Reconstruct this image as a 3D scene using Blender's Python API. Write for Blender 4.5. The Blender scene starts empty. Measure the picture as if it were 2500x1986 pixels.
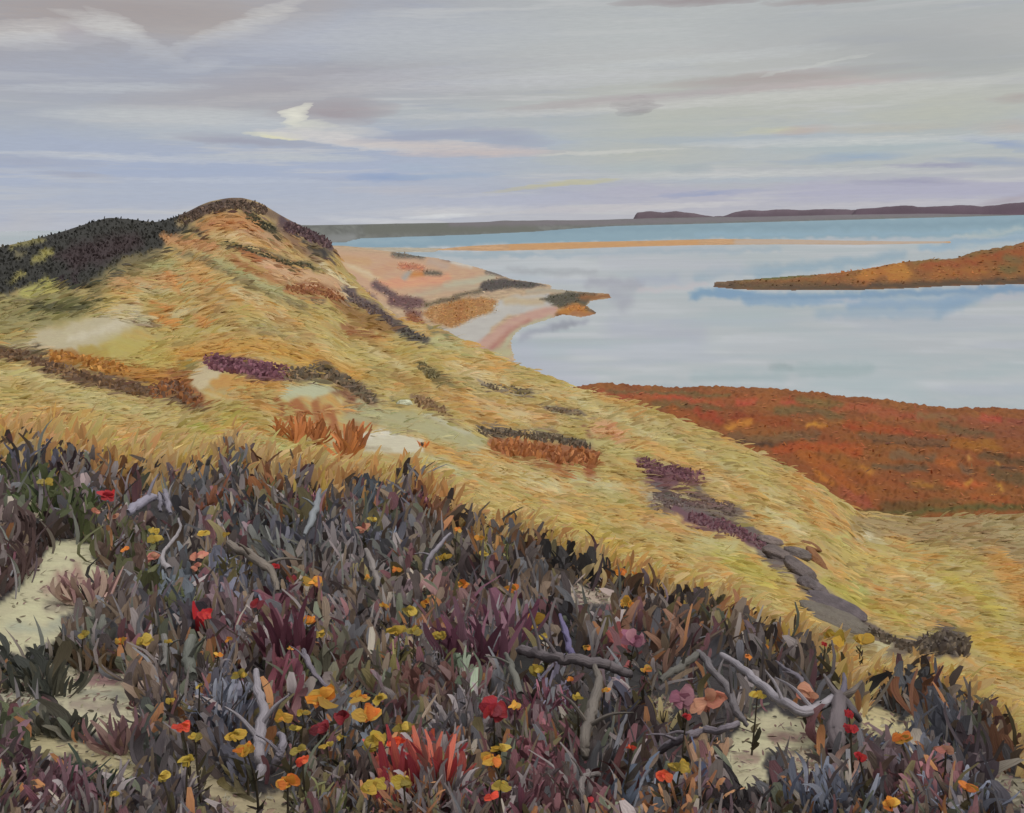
import bpy, math, random
import numpy as np
random.seed(7); RNG = np.random.default_rng(7)
C = bpy.context.scene.collection
SC = bpy.context.scene
EYE_Z = 20.0
F = 2401.0
PITCH = math.radians(10.66); ROLL = math.radians(-1.1)
# ------------------------------------------------------------------ camera
def rotx(a): c, s = math.cos(a), math.sin(a); return np.array([[1,0,0],[0,c,-s],[0,s,c]])
def rotz(a): c, s = math.cos(a), math.sin(a); return np.array([[c,-s,0],[s,c,0],[0,0,1]])
CAMR = rotx(math.pi/2 - PITCH) @ rotz(ROLL)
cd = bpy.data.cameras.new('camera'); cam = bpy.data.objects.new('camera', cd); C.objects.link(cam)
cd.sensor_width = 36; cd.lens = 36*F/2500; cd.clip_start = 0.05; cd.clip_end = 120000
cam.location = (0, 0, EYE_Z)
from mathutils import Matrix
cam.rotation_euler = Matrix(CAMR.tolist()).to_euler()
SC.camera = cam
def rays(px, py):
    px = np.asarray(px, float); py = np.asarray(py, float); px, py = np.broadcast_arrays(px, py)
    d = np.stack([(px-1250)/F, -(py-993)/F, -np.ones_like(px)], -1) @ CAMR.T
    return d / np.hypot(d[..., 0], d[..., 1])[..., None]           # unit length on the ground plane
def proj(P):
    q = (np.asarray(P, float) - np.array([0, 0, EYE_Z])) @ CAMR
    w = np.maximum(-q[..., 2], 1e-3)
    return 1250 + F*q[..., 0]/w, 993 - F*q[..., 1]/w, w
# ------------------------------------------------------------------ noise
def vnoise(x, y, seed=0):
    x = np.asarray(x, float); y = np.asarray(y, float)
    xi = np.floor(x).astype(np.int64); yi = np.floor(y).astype(np.int64)
    fx = x-xi; fy = y-yi; fx = fx*fx*(3-2*fx); fy = fy*fy*(3-2*fy)
    def h(a, b):
        n = (a*374761393 + b*668265263 + seed*974634777) & 0xffffffff
        n = ((n ^ (n >> 13))*1274126177) & 0xffffffff
        n = n ^ (n >> 16)
        return (n & 0xffff)/65535.0
    return (h(xi, yi)*(1-fx)+h(xi+1, yi)*fx)*(1-fy) + (h(xi, yi+1)*(1-fx)+h(xi+1, yi+1)*fx)*fy
def fbm(x, y, seed=0, o=4):
    s = 0; a = .5; t = 0
    for k in range(o):
        s = s + a*vnoise(x, y, seed+17*k); t += a; a *= .5; x = x*2.03+5.1; y = y*2.03+1.7
    return s/t
def sstep(x, a, b):
    t = np.clip((x-a)/(b-a), 0, 1); return t*t*(3-2*t)
def lin(c):
    c = np.asarray(c, float)/255.0
    return np.where(c <= .04045, c/12.92, ((c+.055)/1.055)**2.4)
ILLUM = 1.42
def alb(c, gain=1.0):
    v = lin(c)*gain/ILLUM; g = v.mean(-1, keepdims=True)
    return np.clip(g+(v-g)*.93, 0.002, 0.9)
# ------------------------------------------------------------------ painted ground cover: strokes and areas
def seg_dist(px, py, pts):
    d = np.full(px.shape, 1e9)
    if len(pts) == 1: return np.hypot(px-pts[0][0], py-pts[0][1])
    for (x0, y0), (x1, y1) in zip(pts[:-1], pts[1:]):
        vx, vy = x1-x0, y1-y0; L = vx*vx+vy*vy+1e-9
        t = np.clip(((px-x0)*vx+(py-y0)*vy)/L, 0, 1)
        d = np.minimum(d, np.hypot(px-x0-t*vx, py-y0-t*vy))
    return d
def poly_sd(px, py, pts):
    d = seg_dist(px, py, list(pts)+[pts[0]])
    ins = np.zeros(px.shape, bool)
    n = len(pts)
    for i in range(n):
        x0, y0 = pts[i]; x1, y1 = pts[(i+1) % n]
        if y0 == y1: continue
        c = ((y0 > py) != (y1 > py)) & (px < (x1-x0)*(py-y0)/(y1-y0)+x0)
        ins ^= c
    return np.where(ins, -d, d)
def P(pts, col, a=1.0, f=5): return ('p', pts, 0, col, a, f)
def S(pts, w, col, a=1.0, f=5): return ('s', pts, w, col, a, f)
def paint(px, py, base, patches, wob=7, seed=3):
    out = base.copy()
    qx = px + wob*2*(fbm(px/26, py/18, seed)-.5)*2
    qy = py + wob*2*(fbm(px/22+40, py/18, seed+5)-.5)*2
    for kind, pts, w, col, a, f in patches:
        A = np.array(pts, float); m = w+f+wob*2
        box = (px > A[:, 0].min()-m) & (px < A[:, 0].max()+m) & (py > A[:, 1].min()-m) & (py < A[:, 1].max()+m)
        idx = np.nonzero(box)[0]
        if not len(idx): continue
        x, y = qx[idx], qy[idx]
        d = poly_sd(x, y, pts) if kind == 'p' else seg_dist(x, y, pts)-w
        k = (a*(1-sstep(d, -f*1.5, f*1.5)))[:, None]
        out[idx] = out[idx]*(1-k) + np.array(col, float)*k
    return out
# ------------------------------------------------------------------ mesh and material helpers
def mesh_np(name, V, Q, col=None, uv=None, smooth=True):
    me = bpy.data.meshes.new(name); V = np.ascontiguousarray(V, np.float32); Q = np.ascontiguousarray(Q, np.int32)
    k = Q.shape[1]
    me.vertices.add(len(V)); me.vertices.foreach_set('co', V.ravel())
    me.loops.add(Q.size); me.loops.foreach_set('vertex_index', Q.ravel())
    me.polygons.add(len(Q)); me.polygons.foreach_set('loop_start', np.arange(0, Q.size, k, dtype=np.int32))
    me.update(calc_edges=True); me.validate()
    if smooth: me.polygons.foreach_set('use_smooth', np.ones(len(me.polygons), bool))
    if col is not None:
        c = np.ones((len(V), 4), np.float32); c[:, :3] = col
        me.color_attributes.new('Col', 'FLOAT_COLOR', 'POINT').data.foreach_set('color', c.ravel())
    if uv is not None:
        me.attributes.new('Buv', 'FLOAT_VECTOR', 'POINT').data.foreach_set('vector', np.ascontiguousarray(uv, np.float32).ravel())
    return me
def put(name, me, mat, parent=None, loc=None):
    o = bpy.data.objects.new(name, me); C.objects.link(o)
    if mat and not me.materials: me.materials.append(mat)
    if parent: o.parent = parent
    if loc is not None: o.location = loc
    return o
def empty(name, loc):
    o = bpy.data.objects.new(name, None); C.objects.link(o); o.location = loc; o.empty_display_size = .1
    return o
def tag(o, label=None, cat=None, group=None, kind=None):
    if label: o['label'] = label
    if cat: o['category'] = cat
    if group: o['group'] = group
    if kind: o['kind'] = kind
    return o
def grid_quads(nr, nc):
    i = np.arange(nr*nc).reshape(nr, nc)
    return np.stack([i[:-1, :-1], i[:-1, 1:], i[1:, 1:], i[1:, :-1]], -1).reshape(-1, 4)
class NT:
    def __init__(s, tree): s.t = tree; s.n = tree.nodes; s.l = tree.links
    def new(s, typ, **kw):
        n = s.n.new(typ)
        for k, v in kw.items():
            if hasattr(n, k) and not isinstance(v, tuple): setattr(n, k, v)
        return n
    def link(s, a, b): s.l.new(a, b)
    def val(s, x, sock):
        if hasattr(x, 'is_output') or isinstance(x, bpy.types.NodeSocket): s.l.new(x, sock)
        else: sock.default_value = x
    def math(s, op, a, b=0.0, c=None, clamp=False):
        n = s.n.new('ShaderNodeMath'); n.operation = op; n.use_clamp = clamp
        s.val(a, n.inputs[0]); s.val(b, n.inputs[1])
        if c is not None: s.val(c, n.inputs[2])
        return n.outputs[0]
    def mix(s, f, a, b, mode='MIX'):
        n = s.n.new('ShaderNodeMix'); n.data_type = 'RGBA'; n.blend_type = mode
        s.val(f, n.inputs[0]); s.val(a, n.inputs[6]); s.val(b, n.inputs[7])
        return n.outputs[2]
    def noise(s, vec, scale=1.0, detail=3, rough=.5):
        n = s.n.new('ShaderNodeTexNoise'); n.inputs['Scale'].default_value = scale
        n.inputs['Detail'].default_value = detail; n.inputs['Roughness'].default_value = rough
        if vec is not None: s.l.new(vec, n.inputs['Vector'])
        return n
    def mapping(s, vec, scale=(1, 1, 1), loc=(0, 0, 0), rot=(0, 0, 0), typ='POINT'):
        n = s.n.new('ShaderNodeMapping'); n.vector_type = typ
        s.l.new(vec, n.inputs['Vector']); n.inputs['Location'].default_value = loc
        n.inputs['Rotation'].default_value = rot; n.inputs['Scale'].default_value = scale
        return n.outputs[0]
    def ramp(s, f, stops, interp='LINEAR'):
        n = s.n.new('ShaderNodeValToRGB'); s.l.new(f, n.inputs[0]); e = n.color_ramp.elements
        n.color_ramp.interpolation = interp
        while len(e) < len(stops): e.new(.5)
        for el, (p, c) in zip(e, stops): el.position = p; el.color = (*c, 1)
        return n.outputs[0]
def attr_mat(name, kind='ground', streak=(1, 1, 1), var=.25, rough=.9, bump=.3, spec=.15, trans=0.0, scale=1.0, rnd=0.0):
    m = bpy.data.materials.new(name); m.use_nodes = True; t = NT(m.node_tree); t.n.clear()
    out = t.n.new('ShaderNodeOutputMaterial'); b = t.n.new('ShaderNodeBsdfPrincipled')
    at = t.n.new('ShaderNodeAttribute'); at.attribute_name = 'Col'
    if kind == 'blade':
        uv = t.n.new('ShaderNodeAttribute'); uv.attribute_name = 'Buv'
        vec = t.mapping(uv.outputs['Vector'], (7, .9, 1))
    else:
        geo = t.n.new('ShaderNodeNewGeometry'); vec = t.mapping(geo.outputs['Position'], streak)
    n1 = t.noise(vec, scale, 4, .6)
    v = t.math('MULTIPLY_ADD', n1.outputs[0], var*2, 1-var)
    if rnd:
        oi = t.n.new('ShaderNodeObjectInfo')
        v = t.math('MULTIPLY', v, t.math('MULTIPLY_ADD', oi.outputs['Random'], rnd*2, 1-rnd))
    if kind != 'blade':
        n2 = t.noise(t.mapping(geo.outputs['Position'], (28, 28, 28)), 1.0, 5, .75)
        v = t.math('MULTIPLY', v, t.math('MULTIPLY_ADD', n2.outputs[0], .36, .82))
    col = t.mix(1.0, at.outputs['Color'], v, 'MULTIPLY')
    hs = t.n.new('ShaderNodeHueSaturation'); hs.inputs['Saturation'].default_value = 1.0
    t.link(t.math('MULTIPLY_ADD', n1.outputs[0], .05, .475), hs.inputs['Hue']); t.link(col, hs.inputs['Color'])
    t.link(hs.outputs[0], b.inputs['Base Color'])
    b.inputs['Roughness'].default_value = rough; b.inputs['Specular IOR Level'].default_value = spec
    if bump:
        bp = t.n.new('ShaderNodeBump'); bp.inputs['Strength'].default_value = bump
        bp.inputs['Distance'].default_value = .02 if kind == 'blade' else .15
        t.link(n1.outputs[0], bp.inputs['Height']); t.link(bp.outputs[0], b.inputs['Normal'])
    if trans:
        tr = t.n.new('ShaderNodeBsdfTranslucent'); t.link(hs.outputs[0], tr.inputs['Color'])
        mx = t.n.new('ShaderNodeMixShader'); mx.inputs[0].default_value = trans
        t.link(b.outputs[0], mx.inputs[1]); t.link(tr.outputs[0], mx.inputs[2]); t.link(mx.outputs[0], out.inputs[0])
    else: t.link(b.outputs[0], out.inputs[0])
    return m
M_BLADE = attr_mat('dry_grass', 'blade', var=.14, trans=.42, bump=.2)
M_LEAF = attr_mat('heath_leaf', 'blade', var=.28, trans=.15, bump=.5, rough=.7, spec=.3)
M_LEAFV = attr_mat('heath_leaf_varied', 'blade', var=.28, trans=.15, bump=.5, rough=.7, spec=.3, rnd=.14)
M_GROUND = attr_mat('dune_ground', streak=(1, 1, 1), scale=3.0, var=.16, bump=.5)
M_LOW = attr_mat('shore_ground', streak=(1, .5, 1), scale=.25, var=.14, bump=.4)
M_WOOD = attr_mat('weathered_wood', 'blade', var=.3, bump=.9, rough=.75, spec=.25)
M_ROCK = attr_mat('lichen_rock', streak=(1, 1, 1), scale=9, var=.2, bump=.8)
M_PETAL = attr_mat('petal', 'blade', var=.16, trans=.25, bump=.4, rough=.55, spec=.35, rnd=.08)
# blades: flat tapering leaves, each a strip of three quads
def blades(root, tip, width, side, col, bend=None, rows=4, prof=None, tipcol=None, cup=0.0):
    N = len(root); t = np.linspace(0, 1, rows)
    if prof is None: prof = [.55, 1, .85, .12]
    prof = np.interp(t, np.linspace(0, 1, len(prof)), prof)
    if rows > 4: prof[-1] *= .55
    if bend is None: bend = np.zeros_like(root)
    c = root[:, None]*(1-t)[None, :, None] + tip[:, None]*t[None, :, None] + bend[:, None]*(4*t*(1-t))[None, :, None]
    w = side[:, None]*(width[:, None]*prof[None])[:, :, None]*.5
    V = np.stack([c-w, c+w], 2).reshape(-1, 3)
    base = (np.arange(N)*rows*2)[:, None]
    k = np.arange(rows-1)*2
    Q = np.stack([k, k+1, k+3, k+2], -1)[None] + base[:, :, None]
    Q = Q.reshape(-1, 4)
    cc = np.repeat(col[:, None], rows*2, 1)
    if tipcol is not None:
        tt = np.repeat(t, 2)[None, :, None]; cc = cc*(1-tt)+tipcol[:, None]*tt
    ju = RNG.random(N)*50
    uv = np.zeros((N, rows, 2, 3)); uv[..., 0, 0] = ju[:, None]; uv[..., 1, 0] = ju[:, None]+1
    uv[..., 1] = t[None, :, None]*2+ju[:, None, None]; uv[..., 2] = ju[:, None, None]*3.3
    return V, Q, cc.reshape(-1, 3), uv.reshape(-1, 3)
def merge(parts):
    Vs, Qs, Cs, Us, o = [], [], [], [], 0
    for V, Q, c, u in parts:
        Vs.append(V); Qs.append(Q+o); Cs.append(c); Us.append(u); o += len(V)
    return np.concatenate(Vs), np.concatenate(Qs), np.concatenate(Cs), np.concatenate(Us)
# ------------------------------------------------------------------ the dune land the painter stands on
# px, y of the heath's upper edge, its distance, y of the crest, its distance
COLS = np.array([
 (-1000,1130,16, 700,130),(-700,1130,16,650,150),(0,1130,16,607,170),(100,1140,16,582,178),(200,1150,16,550,187),(262,1150,16,533,190),(380,1150,16,545,205),(440,1150,16,528,210),
 (500,1130,16,502,216),(540,1130,16,491,219),(585,1130,16,487,220),(640,1130,16,500,222),(690,1140,16,530,225),(760,1180,15,565,225),(808,1190,14.5,592,222),
 (840,1200,14.5,655,200),(900,1160,15,715,165),(960,1160,15,772,140),(1080,1190,14.5,806,118),(1200,1250,14,862,100),
 (1300,1320,12.8,903,90),(1400,1350,12.3,948,82),(1600,1440,11,1000,68),(1800,1520,10.2,1080,58),(1950,1570,9.6,1155,52),(2060,1640,9,1222,52),
 (2095,1650,8.8,1250,56),(2250,1690,8.5,1262,60),(2500,1800,8,1252,62),(3200,1900,7.4,1235,66),(3800,1900,7.4,1235,66)], float)
pxs = np.arange(-1000, 3800, 10.0)
def smooth(v, s=2):
    k = np.exp(-.5*(np.arange(-3*s, 3*s+1)/s)**2); k /= k.sum()
    return np.convolve(np.pad(v, 3*s, mode='edge'), k, 'valid')
ye, re_, ysil, rs = [np.interp(pxs, COLS[:, 0], COLS[:, i]) for i in (1, 2, 3, 4)]
ye = smooth(ye, 8); re_ = smooth(re_, 8); ysil = smooth(ysil, 1); rs = smooth(rs, 3)
feats = [('y', np.full_like(pxs, 1986.), np.full_like(pxs, 3.7))]
feats.append(('y', 1986+(ye-1986)*.5, np.exp(.5*np.log(3.7)+.5*np.log(re_))*.93))
feats.append(('y', ye, re_))
for t in (.2, .36, .51, .67, .83):
    feats.append(('y', ye+(ysil-ye)*t, np.exp(np.log(re_)+(np.log(rs)-np.log(re_))*t**.85)))
feats.append(('y', ysil, rs))
NAZ = 900
AZ = np.radians(np.concatenate([np.linspace(-180, -36, 60)[:-1], np.linspace(-36, 36, NAZ), np.linspace(36, 180, 60)[1:]]))
LR = np.linspace(math.log(.3), math.log(750), 520)
KR, KZ = [], []
KR.append(np.full(len(AZ), math.log(.3))); KZ.append(np.full(len(AZ), 18.15))
KR.append(np.full(len(AZ), math.log(1.6))); KZ.append(np.full(len(AZ), 18.05))
for _, y, r in feats:
    d = rays(pxs, y); az = np.arctan2(d[:, 0], d[:, 1]); z = EYE_Z + r*d[:, 2]
    KR.append(np.interp(AZ, az, np.log(r))); KZ.append(np.interp(AZ, az, z))
rc = np.exp(KR[-1]); zc = KZ[-1]; slope = (zc-EYE_Z)/rc
KR.append(np.log(rc*1.12)); KZ.append(np.maximum(np.minimum(EYE_Z+slope*rc*1.12, zc) - .028*rc, -1.5))
KR.append(np.log(rc*1.45)); KZ.append(np.maximum(np.minimum(EYE_Z+slope*rc*1.45, zc*.7) - .06*rc, -2.5))
KR.append(np.log(rc*2.0)); KZ.append(np.full(len(AZ), -3.0))
KR.append(np.full(len(AZ), math.log(760))); KZ.append(np.full(len(AZ), -3.5))
KR = np.array(KR); KZ = np.array(KZ)
def pchip_cols(KR, KZ, x):
    h = np.diff(KR, axis=0); dl = np.diff(KZ, axis=0)/h
    m = np.zeros_like(KZ)
    s = (dl[1:]*dl[:-1]) > 0
    w1 = 2*h[1:]+h[:-1]; w2 = h[1:]+2*h[:-1]
    with np.errstate(all='ignore'):
        hm = (w1+w2)/(w1/dl[:-1]+w2/dl[1:])
    m[1:-1] = np.where(s, hm, 0)
    out = np.zeros((len(x), KR.shape[1]))
    for j in range(KR.shape[1]):
        k = np.clip(np.searchsorted(KR[:, j], x)-1, 0, len(KR)-2)
        hh = h[k, j]; t = np.clip((x-KR[k, j])/hh, 0, 1)
        out[:, j] = ((1+2*t)*(1-t)**2*KZ[k, j] + t*(1-t)**2*hh*m[k, j] + t*t*(3-2*t)*KZ[k+1, j] + t*t*(t-1)*hh*m[k+1, j])
    return out
TZ = pchip_cols(KR, KZ, LR)                                   # rows: distance, columns: bearing
RR = np.exp(LR)[:, None]; AA = AZ[None]
rel = (fbm(AA*9, LR[:, None]*3.2, 11, 4)-.5)*.020 + (fbm(AA*40, LR[:, None]*14, 21, 3)-.5)*.006
amp = RR*rel*np.interp(LR, [math.log(1), math.log(4), math.log(300), math.log(700)], [0, .8, 1, .2])[:, None]
crestfade = 1-.75*np.exp(-((LR[:, None]-KR[10][None])/.12)**2)
TZ = TZ + amp*crestfade
def ground(x, y):
    r = np.maximum(np.hypot(x, y), .31); a = np.arctan2(x, y)
    fi = np.clip((np.log(r)-LR[0])/(LR[1]-LR[0]), 0, len(LR)-1.001); i = fi.astype(int); fi -= i
    j = np.clip(np.searchsorted(AZ, a)-1, 0, len(AZ)-2); fj = np.clip((a-AZ[j])/(AZ[j+1]-AZ[j]), 0, 1)
    return (TZ[i, j]*(1-fj)+TZ[i, j+1]*fj)*(1-fi) + (TZ[i+1, j]*(1-fj)+TZ[i+1, j+1]*fj)*fi
def hit(px, py):
    """first point where the line of sight through (px, py) meets the dune land; r = nan when it misses"""
    d = rays(px, py).reshape(-1, 3); out = np.full((len(d), 3), np.nan)
    R = np.exp(LR)
    for s in range(0, len(d), 8000):
        e = d[s:s+8000]; a = np.arctan2(e[:, 0], e[:, 1])
        j = np.clip(np.searchsorted(AZ, a)-1, 0, len(AZ)-2); fj = (a-AZ[j])/(AZ[j+1]-AZ[j])
        tz = TZ[:, j]*(1-fj)+TZ[:, j+1]*fj
        g = (EYE_Z + R[:, None]*e[:, 2][None]) - tz
        below = g < 0; k = np.argmax(below, 0); ok = below.any(0) & (k > 0)
        k = np.maximum(k, 1); c = np.arange(len(e))
        t = g[k-1, c]/(g[k-1, c]-g[k, c]+1e-12); r = R[k-1]*(1-t)+R[k]*t
        p = np.stack([e[:, 0]*r, e[:, 1]*r, EYE_Z+e[:, 2]*r], -1)
        ok &= p[:, 2] > .15
        p[~ok] = np.nan; out[s:s+8000] = p
    return out
def hit1(px, py): return hit([px], [py])[0]
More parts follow.
